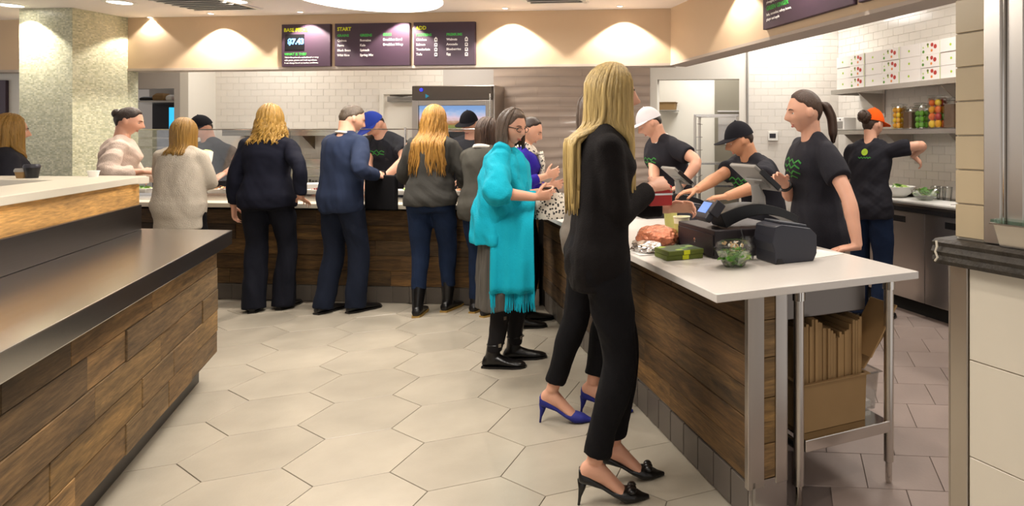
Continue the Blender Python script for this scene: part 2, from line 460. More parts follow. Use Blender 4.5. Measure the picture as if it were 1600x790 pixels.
# ---- floor of the customer side: hexagonal tiles
fl = MB().prism([(-9, -3), (1.6, -3), f1(0, .12), f1(-4.2, .12), f2(.3, .3), f2(-7, .3)], -.06, -.004)
floor = struct(fl.build('floor', 'grout'))
hexc = sum((gp(*p) for p in ((522.6, 628), (613.7, 616.7), (656.3, 632.6), (613.3, 669.7), (508, 686.9), (465.4, 663.9))), Vector((0, 0))) / 6
HS, HA = .2815, R(25.6)
def hexring(r, z): return [(r * math.cos(HA + k * PI / 3), r * math.sin(HA + k * PI / 3), z) for k in range(6)]
hm = MB(); hm.rings([hexring(HS - .0022, -.01), hexring(HS - .0022, -.0012), hexring(HS - .0036, 0)]); hexme = hm.mesh('hex_tile')
u1 = Vector((math.cos(HA + PI / 6), math.sin(HA + PI / 6))) * HS * math.sqrt(3)
u2 = Vector((math.cos(HA + PI / 2), math.sin(HA + PI / 2))) * HS * math.sqrt(3)
def inv(O, A, p):
    dx, dy = p[0] - O[0], p[1] - O[1]
    return dx * math.cos(A) + dy * math.sin(A), -dx * math.sin(A) + dy * math.cos(A)
for i in range(-14, 15):
    for j in range(-14, 15):
        c = hexc + u1 * i + u2 * j
        if inv(O1, A1, c)[1] > .02 or inv(O2, A2, c)[1] > .12 or inv(OL, AL, c)[1] > .32 and inv(OL, AL, c)[0] < .2: continue
        if c.y < .9 or c.x < -6.2: continue
        link('hex_tile', hexme, 'hex', floor, loc=(c.x, c.y, 0))
# ---- kitchen floor: square quarry tiles in running bond
kf = MB().prism([f1(.9, .12), f1(.9, 3.4), f1(-3.95, 3.4), f2(-7, 1.95), f2(-7, .3), f2(.3, .3), f1(-4.2, .12)], -.06, -.006)
kfloor = struct(kf.build('floor', 'kgrout'))
qt = .305
qm = MB(); qm.rings([[(sx * (qt / 2 - e), sy * (qt / 2 - e), z) for sx, sy in ((-1, -1), (1, -1), (1, 1), (-1, 1))] for e, z in ((.0018, -.012), (.0018, -.0025), (.003, -.001))])
qme = qm.mesh('quarry_tile')
for r in range(-14, 10):
    for c in range(-6, 26):
        a_, b_ = (c + .5 * (r % 2)) * qt, r * qt + .1
        p = f2(a_, b_); ca, cb = inv(O1, A1, p)
        if cb < .27 or cb > 2.75 or ca > .5 or b_ > 1.8 or p[1] < 1.9: continue
        link('quarry_tile', qme, 'quarry', kfloor, loc=(*p, 0), rotz=A2)

# ---- ceilings
bc = a_at(O2, A2, 1048, BB); corner = f2(bc, BB)
ca = inv(O1, A1, corner)[0]
cl = MB().prism([f2(-8, BB + .05), f2(bc + .02, BB + .05), f1(1.6, inv(O1, A1, corner)[1] + .05), (4, -3), (-10, -3)], ZC, ZC + .08)
ceiling = struct(cl.build('ceiling', 'ceil'))
kc = MB().prism([f2(-7, BB + .1), f2(bc, BB + .1), f1(1.5, RB + .1), f1(1.5, RW + .1), f1(-4.0, RW + .1), f2(-7, BW + .1)], 2.86, 2.92)
struct(kc.build('ceiling', 'whitepaint'))
# ---- bulkheads
def wallobj(name, O, A, boxes, m, b=0):
    mb = MB()
    for bx in boxes: mb.bb(*bx)
    return struct(mb.build(name, m, loc=(*fr(O, A, 0, b), 0), rotz=A))
RBb = inv(O1, A1, corner)[1]; RB = RBb
wb = wallobj('wall_bulkhead_far', O2, A2, [(-8, bc + .02, 0, .16, ZB, 2.86)], 'beige', BB)
wr = wallobj('wall_bulkhead_right', O1, A1, [(ca - .02, 1.5, 0, .16, ZB, 2.86)], 'beige', RB)
for nm, O, A, x0, x1, b in (('trim_1', O2, A2, -8, bc + .02, BB), ('trim_2', O1, A1, ca - .05, 1.5, RB)):
    wallobj(nm, O, A, [(x0, x1, -.006, .17, ZB - .022, ZB)], 'bandgrey', b)
# ---- pillar with green mosaic
pa = inv(O2, A2, ((113 - CX) / F * 6.13, 6.13))
pil = MB().bb(pa[0] - .53, pa[0], pa[1], pa[1] + .62, 0, ZC)
pillar = struct(pil.build('wall_pillar', 'mosaic', loc=(*O2, 0), rotz=A2))
# ---- white wall left of the pillar
wallobj('wall_left', O2, A2, [(-8.5, pa[0] - .3, 0, .1, 0, ZB)], 'whitepaint', BB + .16)
# ---- back wall: white tile, strip greyed as if shaded, wavy taupe tile, doorway, white tile
aD0, aD1 = a2(1027, BW), a2(1155, BW); aE = a2(1168, BW); aT0 = a2(772, BW); aG = a2(693, BW); aT1 = a2(1016, BW)
aC = inv(O2, A2, (1.19, 7.46))[0]
ZD = 2.085
BP = 1.55; aP1 = a2(294, BP)
back = wallobj('wall_back', O2, A2, [(aP1 - .1, aD0, 0, .12, 0, 2.86), (aD0, aD1, 0, .12, ZD, 2.86), (aD1, aC + .1, 0, .12, 0, 2.86)], 'wgrout', BW)
aW0 = aP1 + .6
tile_wall(back, aW0 - .6, aG, .86, 2.5, .152, .0762, .0016, .0045, 'wtile', keep=300, order=lambda c: -c[0])
wg = MB().bb(aG, aT0, -.009, 0, .8, 2.5); wg.build('plain_panel', 'shadegrey', back)  # plain strip coloured grey to stand for shade
wp = MB(); wp.bb(aT1, aD0, -.009, 0, 0, 2.5); wp.bb(aD0, aD1, -.009, 0, ZD, 2.5); wp.bb(aD1, aE, -.009, 0, 0, 2.5)
wp.build('painted_surround', 'whitepaint', back)
br = wallobj('wall_back', O2, A2, [(aE, aC, -.004, 0, 0, 2.86)], 'wgrout', BW)
tile_wall(br, aE, aC, .3, 2.6, .152, .0762, .0016, .0045, 'wtile', keep=300, order=lambda c: -c[1], y=-.004)
mp_ = MB().tube([(aE, -.02, .2), (aE, -.02, 2.7)], .012, 8); tag(mp_.build('conduit_pipe', 'greyplastic', loc=(*f2(0, BW), 0), rotz=A2), 'thin grey vertical conduit on the white wall beside the doorway', 'pipe')
# wavy relief tiles
wt = wallobj('wall_back', O2, A2, [(aT0, aT1, -.004, 0, 0, 2.5)], 'taupegrout', BW)
TWw, TWh = .52, .115
def wave(x, z):
    q = mnoise.noise(Vector((x * 1.15, z * 2.2, 3.1)))
    return .007 * math.sin(z * 62 + 3.2 * q + 2.1 * mnoise.noise(Vector((x * 2.1, z * 1.2, 9)))) * (.55 + .45 * mnoise.noise(Vector((x * 2.2, z * 3, 5))))
nzr = int((2.5 - .75) / TWh) + 1
for r in range(nzr):
    x = aT0 - (r % 2) * TWw * .5
    while x < aT1:
        xa, xb = max(x, aT0) + .001, min(x + TWw, aT1) - .001; x += TWw
        if xb - xa < .03: continue
        za, zb = .75 + r * TWh + .001, .75 + (r + 1) * TWh - .001
        nx, nz_ = max(3, int((xb - xa) / .03)), 7
        vs, fs = [], []
        for i in range(nx + 1):
            for j in range(nz_ + 1):
                X = xa + (xb - xa) * i / nx; Z = za + (zb - za) * j / nz_
                vs.append((X - (xa + xb) / 2, -.014 - wave(X, Z) * .8, Z - (za + zb) / 2))
        for i in range(nx):
            for j in range(nz_):
                p = i * (nz_ + 1) + j; fs.append((p, p + nz_ + 1, p + nz_ + 2, p + 1))
        mb = MB().add(vs, fs); mb.bb(-(xb - xa) / 2, (xb - xa) / 2, -.004, .0, -(zb - za) / 2, (zb - za) / 2)
        link('wave_tile', mb.mesh('wave_tile'), 'taupe', wt, smooth=True, loc=((xa + xb) / 2, -.004, (za + zb) / 2))
# ---- room behind the doorway
wallobj('wall_pantry', O2, A2, [(aP1 - 2.2, aP1, 1.5, 1.6, 0, 2.6)], 'shadegrey', BP)
wallobj('wall_store_back', O2, A2, [(aD0 - .5, aD1 + 1.1, 1.6, 1.7, 0, 2.86), (aD0 - .6, aD0 - .5, .12, 1.7, 0, 2.86), (aD1 + 1.1, aD1 + 1.2, .12, 1.7, 0, 2.86)], 'whitepaint', BW)
wallobj('ceiling', O2, A2, [(aD0 - .6, aD1 + 1.2, .12, 1.7, 2.7, 2.76)], 'whitepaint', BW)
wallobj('floor', O2, A2, [(aD0 - .6, aD1 + 1.2, .0, 1.7, -.06, -.002)], 'kgrout', BW)
# ---- right wall with white tile
rw = wallobj('wall_right', O1, A1, [(-3.95, 1.5, 0, .12, 0, 2.86)], 'wgrout', RW)
tile_wall(rw, -3.93, -1.2, .9, 2.8, .152, .0762, .0016, .0045, 'wtile', keep=300, order=lambda c: -c[0])
# ---- partition with a pass-through behind the pillar
BP = 1.55
aP1 = a2(294, BP); aO1 = a2(272, BP); aO0 = aO1 - .9
zO1 = H + (CY - 139) * 7.85 / F; zO0 = .85
wallobj('wall_partition', O2, A2, [(aP1 - 2.2, aO0, 0, .1, 0, 2.6), (aO1, aP1, 0, .1, 0, 2.6), (aO0, aO1, 0, .1, zO1, 2.6), (aO0, aO1, 0, .1, 0, zO0), ], 'shadegrey', BP)  # partition's shade is put into its grey colour
wallobj('wall_partition', O2, A2, [(aP1 - .1, aP1 + .004, -.002, BW - BP, 0, 2.6)], 'whitepaint', BP)

# ================================================================== LAMPS
def downlight(loc, energy, label, spot=100, blend=.35, r=.045, group='recessed ceiling downlights', col=(1, .905, .80), tilt=None, soft=.05):
    t = thing('downlight', label, 'light', loc, 0, group)
    MB().lathe([(r * 1.45, 0), (r * 1.45, -.004), (r * 1.05, -.006), (r, -.002), (r, 0)], n=20).build('trim_ring', 'white', t, smooth='auto')
    MB().lathe([(r, -.003), (r, -.0015)], n=20).build('lens', 'emit_warm', t)
    l = light('downlight_lamp', 'SPOT', (0, 0, -.02), energy, col, soft, spot, blend); l.parent = t
    if tilt: l.rotation_euler = tilt
    return t
n_ = 0
for px in (120, 350, 487, 633, 800, 975):
    a_ = a2(px, BB)
    downlight((*f2(a_, BB - .15), ZC), 52, 'small downlight washing the beige bulkhead %s' % {120: 'behind the mosaic pillar', 350: 'left of the price board', 487: 'above the base price board', 633: 'between the start and add boards', 800: 'right of the add board', 975: 'above the tall blonde woman'}[px], 112, .25, .022, 'wall-washing downlights', soft=.012)
# the pillar's wash lamp
downlight((*f2(pa[0] - .42, pa[1] - .14), ZC), 40, 'small downlight washing the green mosaic pillar', 112, .25, .022, 'wall-washing downlights', soft=.012)
downlight((*f2(pa[0] + .25, pa[1] + .5), ZC), 26, 'small downlight beside the mosaic pillar', 112, .25, .022, 'wall-washing downlights', soft=.012)
for a_, e, lb in ((-2.15, 24, 'small downlight left of the right hand menu board'), (-1.2, 30, 'small downlight over the right hand menu board'), (-.3, 30, 'small downlight over the second right hand menu board')):
    downlight((*f1(a_, RB - .15), ZC), e, lb, 112, .25, .022, 'wall-washing downlights', soft=.012)
for px, py, lb in ((187, 3.5, 'bright oval downlight right of the mosaic pillar'), (367, 1.5, 'bright downlight beside the ceiling vent'), (16, 8, 'bright downlight left of the mosaic pillar')):
    p = gp(px, py, ZC); downlight((p.x, p.y, ZC), 30, lb, 95, .5, .085)
for i, (x, y) in enumerate(((-.9, 4.6), (-.2, 3.1), (-1.9, 4.4), (-3.4, 4.7), (-1.55, 2.9), (-3.2, 2.9), (-.9, 1.4), (-2.6, 1.2), (-4.7, 3.4), (-4.6, 1.4), (.2, .9))):  # unseen lamps, added to light the customer floor
    downlight((x, y, ZC), 34, 'ceiling downlight above the customer floor, out of sight', 105, .45, .07)
# big round drum lights
def drum(loc, r, energy, label):
    t = thing('drum_light', label, 'light', loc, 0, 'round drum lights')
    MB().lathe([(r, .02), (r, .14), (r - .015, .14), (r - .015, .02)], n=56, closed=True).build('rim', 'white', t, smooth='auto')
    MB().lathe([(r - .02, .0), (r - .005, .012), (r - .005, .022), (0.001, .022)], n=56).build('diffuser', 'emit_disc', t, smooth='auto')
    for k in range(3):
        MB().tube([(r * .7 * math.cos(k * 2.1), r * .7 * math.sin(k * 2.1), .022), (r * .7 * math.cos(k * 2.1), r * .7 * math.sin(k * 2.1), ZC - loc[2])], .006, 6).build('hanger', 'greyplastic', t)
    l = light('drum_lamp', 'AREA', (0, 0, -.01), energy, (1, .95, .88), r * 1.9); l.parent = t
drum(((577 - CX) / F * 5.06, 5.06, 2.45), .51, 34, 'large round glowing drum light hanging from the ceiling')
drum((-1.6, 2.3, 2.45), .51, 34, 'large round drum light above the aisle, out of sight')
# kitchen troffers
def troffer(loc, rot, energy, label, w=.6, l_=.6):
    t = thing('troffer', label, 'light', loc, rot, 'kitchen ceiling troffers')
    MB().bb(-w / 2 - .02, w / 2 + .02, -l_ / 2 - .02, l_ / 2 + .02, -.012, .0).build('frame', 'white', t)
    MB().bb(-w / 2, w / 2, -l_ / 2, l_ / 2, -.016, -.012).build('panel', 'emit_cool', t)
    lo = light('troffer_lamp', 'AREA', (0, 0, -.03), energy, (1, .96, .9), w * .95, size_y=l_ * .95); lo.parent = t
troffer((.45, 7.05, 2.86), A1, 16, 'square ceiling troffer reflected in the right kitchen wall')
troffer((*f1(-1.6, 2.2), 2.86), A1, 15, 'square ceiling troffer over the right kitchen aisle')
troffer((*f1(-.2, 2.2), 2.86), A1, 8, 'square ceiling troffer at the near end of the kitchen aisle')
troffer((*f2(-3.2, 1.2), 2.86), A2, 11, 'square ceiling troffer over the far service aisle')
troffer((*f2(-1.0, 1.2), 2.86), A2, 10, 'square ceiling troffer in front of the wavy tile wall')
troffer((*f2((aD0 + aD1) / 2, BW + .9), 2.70), A2, 15, 'square ceiling troffer in the store room behind the doorway')
# ceiling vents
def vent(c, w, l_, rot, label):
    t = thing('ceiling_vent', label, 'vent', (c[0], c[1], ZC), rot, 'ceiling air vents')
    mb = MB()
    for sx in (-1, 1): mb.bb(sx * w / 2 - .02, sx * w / 2 + .02, -l_ / 2, l_ / 2, -.012, 0)
    for sy in (-1, 1): mb.bb(-w / 2, w / 2, sy * l_ / 2 - .02, sy * l_ / 2 + .02, -.012, 0)
    mb.build('frame', 'white', t)
    MB().bb(-w / 2, w / 2, -l_ / 2, l_ / 2, -.002, 0).build('duct', 'greyplastic', t)
    sm = MB().box((0, 0, 0), (w - .05, .034, .003), Matrix.Rotation(R(32), 3, 'X')).mesh('slat')
    k = int(l_ / .07)
    for i in range(k): link('slat', sm, 'white', t, loc=(0, -l_ / 2 + .05 + i * (l_ - .1) / max(1, k - 1), -.012))
p = gp(312, 3.5, ZC); vent(p, .62, .62, A2, 'square slatted air vent in the ceiling above the curly haired woman')
p = gp(860, -4, ZC); vent(p, .5, .4, A2, 'slatted air vent in the ceiling right of the drum light')

# ================================================================== SIGNS
def sign(O, A, b, x0, x1, z0, z1, label):
    t = thing('menu_board', label, 'sign', (*fr(O, A, x0, b), z0), A, 'aubergine menu boards')
    MB().bb(0, x1 - x0, -.03, 0, 0, z1 - z0).build('board', 'signboard', t, bevel=.003)
    return t, x1 - x0, z1 - z0
def put(t, W, Hh, fx, fy, txt, cap, m, bold=.0, name='lettering'):
    s = cap * Hh / .72
    text(name, txt, s, m, t, (fx * W, -.0312, (1 - fy) * Hh), bold * s)
t, W, Hh = sign(O2, A2, BB, a2(440, BB - .03), a2(516, BB - .03), 2.105, 2.505, 'left most overhead board headed base price with a lit price display')
put(t, W, Hh, .05, .175, 'BASE PRICE', .085, 'signyellow', .035)
MB().bb(.09 * W, .47 * W, -.036, -.03, .40 * Hh, .76 * Hh).build('price_display', 'black', t)
text('price_digits', '$7.43', .13 * Hh / .72, 'signblue', t, (.14 * W, -.0375, .53 * Hh), .004)
put(t, W, Hh, .06, .735, 'WHAT IS THIS?', .06, 'signgreen', .03)
for i, s_ in enumerate(('This is the price of a crafted bowl or wrap', 'with grains, greens and fresh ingredients.', 'It can change based on market conditions.')):
    put(t, W, Hh, .06, .80 + i * .065, s_, .036, 'signwhite', .012)
t, W, Hh = sign(O2, A2, BB, a2(523, BB - .03), a2(640, BB - .03), 2.105, 2.505, 'wide overhead board headed start listing grains, greens and eggs')
put(t, W, Hh, .035, .17, 'START', .085, 'signyellow', .03)
for fx, fy, hd, ls in ((.035, .31, 'GRAINS', ('Quinoa', 'Farro', 'Black Bean', 'Wild Rice')), (.34, .31, 'GREENS', ('Romaine', 'Kale', 'Spinach', 'Spring Mix')), (.65, .30, 'EGGS', ('Breakfast Bowl', 'Breakfast Wrap'))):
    put(t, W, Hh, fx, fy, hd, .06, 'signgreen', .03)
    for i, s_ in enumerate(ls): put(t, W, Hh, fx, fy + .115 + i * .115, s_, .055, 'signwhite', .018)
t, W, Hh = sign(O2, A2, BB, a2(646, BB - .03), a2(742, BB - .03), 2.105, 2.505, 'overhead board headed add listing proteins and premiums with white tags')
put(t, W, Hh, .04, .17, 'ADD', .085, 'signyellow', .03)
for fx, hd, ls in ((.045, 'PROTEINS', ('Chicken', 'Salmon', 'Tenderloin', 'Tofu')), (.54, 'PREMIUMS', ('Walnuts', 'Avocado', 'Blueberries', 'Egg'))):
    put(t, W, Hh, fx, .32, hd, .06, 'signgreen', .03)
    for i, s_ in enumerate(ls):
        put(t, W, Hh, fx, .43 + i * .113, s_, .055, 'signwhite', .018)
        cx_, cz_ = (fx + .325) * W, (1 - (.41 + i * .113)) * Hh
        w_ = .021 * W * 1.1
        g_ = MB()
        pts = [(-w_, -.018), (w_, -.018), (w_, .012), (0, .026 if i == 0 else .016), (-w_, .012)]
        g_.add([(cx_ + a_, -.0335, cz_ + c_) for a_, c_ in pts] + [(cx_ + a_, -.0305, cz_ + c_) for a_, c_ in pts], [(0, 1, 2, 3, 4)] + [(i_, i_ + 5, (i_ + 1) % 5 + 5, (i_ + 1) % 5) for i_ in range(5)])
        g_.build('price_tag', 'signwhite', t)
        MB().bb(cx_ - .006, cx_ + .006, -.0345, -.0335, cz_ - .008, cz_ + .008).build('tag_digit', 'signboard', t)
t, W, Hh = sign(O1, A1, RB, a1(1192, RB - .03), a1(1333, RB - .03), 2.155, 2.56, 'menu board on the right bulkhead with green drink headings')
put(t, W, Hh, .05, .50, 'SUPER GREEN', .07, 'signgreen', .03)
put(t, W, Hh, .05, .585, 'pineapple, lime and ginger', .045, 'signwhite', .01)
put(t, W, Hh, .05, .70, 'GREEN GINGER', .07, 'signgreen', .03)
put(t, W, Hh, .05, .79, 'kale, cucumber, celery, lemon,', .045, 'signwhite', .012)
put(t, W, Hh, .05, .87, 'ginger and apple', .045, 'signwhite', .015)
put(t, W, Hh, .60, .62, 'pineapple', .045, 'signwhite', .012)
mb = MB(); mb.bb(.40 * W, .432 * W, -.034, -.03, .38 * Hh, .52 * Hh); mb.build('price_tag', 'signwhite', t)
sign(O1, A1, RB, a1(1341, RB - .03), a1(1341, RB - .03) + .62, 2.155, 2.56, 'second menu board on the right bulkhead cut by the picture edge')
BLw = BB + .16
t, W, Hh = sign(O2, A2, BLw, a2(14, BLw) - .62, a2(14, BLw), H - 50 * 6.9 / F, H + 92 * 6.9 / F, 'tall dark menu board on the white wall left of the pillar')
for i in range(2):
    for k in range(6): MB().bb(W - .10 - k * .045, W - .065 - k * .045, -.0325, -.03, Hh * (.58 - i * .075) + .2, Hh * (.58 - i * .075) + .225).build('lettering', 'signyellow', t)
MB().bb(W - .45, W - .05, -.0325, -.03, Hh * .36 + .16, Hh * .36 + .166).build('rule_line', 'signwhite', t)

# ================================================================== COUNTERS
# ---- far service counter
cB = (-.531, .847)
XL = -4.6
ct = thing('service_counter', 'long far service counter clad in dark reclaimed planks', 'counter', (*O2, 0), A2)
MB().prism([(XL, .02), (.6, .02), (.07, .86), (XL, .86)], .0, .80).build('carcass', 'woodback', ct)
planks(ct, XL, .6, .145, .80, 5, 'woodR', y=.02, t=.02, lmin=.7, lmax=1.7, seed=4)
kt = MB(); kt.add(*tile_mesh('k', .147, .138, .012)); ktm = kt.mesh('kick_tile')
MB().bb(XL, .6, .012, .022, 0, .145).build('kick_backing', 'kickgrout', ct)
for i in range(int((.6 - XL) / .15)): link('kick_tile', ktm, 'kick', ct, loc=(XL + .075 + i * .15, .012, .071))
lg = MB().prism([(XL, -.09), (.66, -.09), (.52, .13), (XL, .13)], .822, .862)
tag(lg.build('front_ledge', 'quartzedge', loc=(*O2, 0), rotz=A2, bevel=.004), 'pale cream ledge running along the far service counter', 'ledge')
wl = thing('serving_well', 'brushed steel serving well set into the far counter', 'counter top', (*O2, .80), A2)
MB().prism([(XL, .13), (.5, .13), (.1, .8), (XL, .8)], .0, .105).build('well_body', 'steel', wl, bevel=.004)
MB().bb(XL, .45, .13, .155, .105, .125).build('front_lip', 'chrome', wl)
# sneeze guard
sg = thing('sneeze_guard', 'clear glass sneeze guard with thin steel posts along the far counter', 'glass screen', (*f2(0, .36), .905), A2)
xs = [-4.3, -3.1, -1.95, -.8, .25]
for i in range(4):
    MB().bb(xs[i] + .02, xs[i + 1] - .02, -.004, .004, .12, .60).build('glass_pane', 'glass', sg)
for x in xs: MB().tube([(x, 0, 0), (x, 0, .62)], .009, 8).build('post', 'chrome', sg, smooth='auto')
MB().tube([(xs[0], 0, .605), (xs[-1], 0, .605)], .005, 8).build('top_rail', 'chrome', sg, smooth='auto')
# glass shelf set horizontally behind
# food pans and dishes on the well
rn = random.Random(3)
def leafy(mb, c, rx, ry, n, z0, zj, size, rnd, mis=(0,)):
    for _ in range(n):
        r_, t_ = math.sqrt(rnd.random()), rnd.uniform(0, 6.28)
        p = Vector((c[0] + rx * r_ * math.cos(t_), c[1] + ry * r_ * math.sin(t_), z0 + rnd.uniform(0, zj) * (1.1 - r_ * .6)))
        e = Matrix.Rotation(rnd.uniform(0, 6.28), 3, 'Z') @ Matrix.Rotation(rnd.uniform(-.9, .9), 3, 'X') @ Matrix.Rotation(rnd.uniform(-.7, .7), 3, 'Y')
        s = size * rnd.uniform(.6, 1.2)
        q = [(-s, 0, 0), (-.4 * s, -.45 * s, .1 * s), (.5 * s, -.35 * s, .12 * s), (s, 0, 0), (.5 * s, .35 * s, .12 * s), (-.4 * s, .45 * s, .1 * s), (0, 0, -.05 * s)]
        mb.add([p + e @ Vector(v) for v in q], [(6, 0, 1), (6, 1, 2), (6, 2, 3), (6, 3, 4), (6, 4, 5), (6, 5, 0)], rnd.choice(mis))
pan_kinds = [('romaine lettuce', 'leaf', 'leafpale'), ('mixed dark greens', 'leaf', 'leaf'), ('chopped pale nuts', 'nut', 'cookie'), ('shredded pale leaves', 'leafpale', 'leafpale'), ('diced tomato', 'tomato', 'redfruit'), ('brown grains', 'grain', 'nut')]
pxs = [222, 262, 345, 372, 500, 612, 640, 700, 722]
for i, px in enumerate(pxs):
    nm, m1, m2 = pan_kinds[i % 6]
    x = a2(px, .24)
    side = ['left of the blonde woman in cream', 'behind the woman in the cream jacket', 'between the cream jacket and the navy suit', 'close to the curly haired woman', 'left of the man in the blue suit', 'right of the man in the blue suit', 'left of the long haired woman', 'right of the long haired woman', 'beside the woman with the brown bob'][i]
    t = thing('food_pan', 'shallow white pan of %s %s' % (nm, side), 'food pan', (*f2(x, .25), .906), A2, 'pans in the serving well')
    mb = MB(); w_, d_ = .1, .075
    mb.rings([[(sx * (w_ - e), sy * (d_ - e), z) for sx, sy in ((-1, -1), (1, -1), (1, 1), (-1, 1))] for e, z in ((.025, 0), (.0, .05), (-.012, .052), (-.012, .056), (.006, .056), (.03, .008))], cap=False)
    mb.add([(-w_ + .025, -d_ + .025, 0), (w_ - .025, -d_ + .025, 0), (w_ - .025, d_ - .025, 0), (-w_ + .025, d_ - .025, 0)], [(3, 2, 1, 0)])
    mb.build('pan', 'white', t)
    mb = MB(); leafy(mb, (0, 0), .085, .06, 60, .03, .05, .022, rn, (0, 1)); o = mb.build('filling', [m1, m2], t); o['kind'] = 'stuff'
for px, lb in ((487, 'white oval bowl on the far counter between the navy and the blue suits'), ):
    t = thing('serving_bowl', lb, 'bowl', (*f2(a2(px, .52), .52), .905), A2)
    MB().lathe([(.04, 0), (.07, .02), (.13, .085), (.135, .09), (.125, .088), (.066, .026), (.001, .01)], n=28).build('bowl', 'white', t, smooth='auto')
    MB().lathe([(.045, 0), (.045, .006), (.04, .008)], n=20).build('foot_ring', 'white', t)
# striped towel on the back of the well
mb = MB()
for i in range(9):
    z_ = 0.0; mb.bb(-.09 + i * .02, -.072 + i * .02, -.05, .05, 0, .012 + .01 * (i % 2), mi=i % 2)
    mb.bb(-.09 + i * .02, -.072 + i * .02, -.056, -.048, -.02, .012, mi=i % 2)
tg = mb.build('striped_cloth', ['white', 'blacksoft'], loc=(*f2(a2(364, .7), .68), .927), rotz=A2, bevel=.002)
tag(tg, 'black and white striped cloth left of the curly haired woman', 'cloth')

# ---- kitchen line behind the far counter
bk = thing('back_counter', 'brushed steel back counter against the white tiled wall', 'counter', (*f2(0, BW - .62), 0), A2)
xb0, xb1 = a2(318, BW - .6), a2(596, BW - .6)
MB().bb(xb0, xb1, 0, .6, .86, .90).build('top', 'steel', bk, bevel=.004)
nd = 4
for i in range(nd):
    w_ = (xb1 - xb0) / nd
    d = MB().bb(xb0 + i * w_ + .006, xb0 + (i + 1) * w_ - .006, -.012, .01, .14, .85).build('cabinet_door', 'steelv', bk, bevel=.003)
    MB().bb(xb0 + i * w_ + .3, xb0 + i * w_ + .5, -.032, -.012, .76, .785).build('handle', 'chrome', d)
MB().bb(xb0, xb1, .01, .6, .12, .86).build('body', 'steeldark', bk)
MB().bb(xb0 + .05, xb1 - .05, .06, .58, .0, .12).build('plinth', 'dark', bk)
wu = thing('warming_drawer', 'wide steel warming unit with dark lettering on the back counter', 'appliance', (*f2(a2(500, BW - .5), BW - .52), .90), A2)
MB().bb(-.75, .75, 0, .42, .0, .2).build('body', 'steel', wu, bevel=.006)
MB().bb(-.75, .75, -.02, .0, .105, .125).build('handle_rail', 'chrome', wu, bevel=.004)
MB().bb(-.73, .73, .1, .4, .2, .3).build('upper_rack', 'steel', wu, bevel=.006)
for i in range(12):
    x = -.22 + i * .036 + (.02 if i > 5 else 0)
    MB().bb(x, x + .02, -.003, 0, .05, .066 + .012 * ((i * 7) % 3 == 0)).build('lettering', 'black', wu)
for k in (-.4, .05): MB().lathe([(.014, 0), (.018, .02), (.01, .03)], (k, .25, .3), 12).build('knob', 'chrome', wu, smooth='auto')
hs = thing('wall_shelf', 'long thin steel shelf on the white tiled wall', 'shelf', (*f2(0, BW - .3), 1.5), A2)
x0_, x1_ = a2(358, BW - .2), a2(592, BW - .2)
MB().bb(x0_, x1_, 0, .288, 0, .03).build('board', 'steel', hs, bevel=.003)
MB().bb(x0_, x1_, .0, .012, -.045, .0).build('front_lip', 'steel', hs, bevel=.002)
for x in (x0_ + .2, (x0_ + x1_) / 2, x1_ - .2): MB().add([(x, .02, 0), (x, .288, 0), (x, .288, -.2), (x + .006, .02, 0), (x + .006, .288, 0), (x + .006, .288, -.2)], [(0, 1, 2), (5, 4, 3), (0, 3, 4, 1), (1, 4, 5, 2), (2, 5, 3, 0)]).build('bracket', 'steeldark', hs)
# till / grey box at the worker on the left
# door in the back wall beside the fridge
ad0, ad1 = a2(603, BW), a2(690, BW)
dr = struct(bpy.data.objects.new('door_1', None)); COL.objects.link(dr); dr.location = (*f2(0, BW), 0); dr.rotation_euler = (0, 0, A2)
zdt = H + (CY - 147) * 7.9 / F
mb = MB(); mb.bb(ad0 - .05, ad0, -.05, 0, 0, zdt); mb.bb(ad1, ad1 + .05, -.05, 0, 0, zdt); mb.bb(ad0 - .05, ad1 + .05, -.05, 0, zdt - .005, zdt + .05)
mb.build('door_frame', 'whitepaint', dr, bevel=.003)
MB().bb(ad0, ad1, -.03, 0, 0, zdt - .005).build('door_leaf', 'whitepaint', dr)
dc = MB().bb(ad0 + .06, ad0 + .36, -.075, -.03, zdt - .09, zdt - .03).build('door_closer', 'greyplastic', dr, bevel=.004)
MB().tube([(ad0 + .30, -.06, zdt - .03), (ad0 + .12, -.11, zdt - .022), (ad0 + .38, -.1, zdt - .02)], .008, 6).build('closer_arm', 'steeldark', dc)
# ---- tall display fridge
ax0, ax1 = a2(641, BW - .30), a2(771, BW - .30)
fw = ax1 - ax0; zt = H + (CY - 133) * 7.55 / F
fg = thing('display_fridge', 'tall stainless display fridge with a lit food picture across its front', 'fridge', (*f2(ax0, BW - .30), 0), A2)
MB().bb(0, fw, .03, .285, .08, zt).build('cabinet', 'steelv', fg, bevel=.008)
MB().bb(.05, fw - .05, .06, .27, 0, .08).build('plinth', 'dark', fg)
zs1 = H + (CY - 163) * 7.55 / F; zs0 = H + (CY - 203) * 7.55 / F
MB().bb(.02, fw - .02, .0, .03, zs1 + .05, zt - .01).build('header_panel', 'steeldark', fg, bevel=.004)
mb = MB(); mb.bb(.02, .09, 0, .03, .3, zs1 + .045); mb.bb(fw - .09, fw - .02, 0, .03, .3, zs1 + .045); mb.bb(.09, fw - .09, 0, .03, zs1 - .01, zs1 + .045); mb.bb(.09, fw - .09, 0, .03, .3, .38)
mb.build('door_frame', 'steelv', fg, bevel=.003)
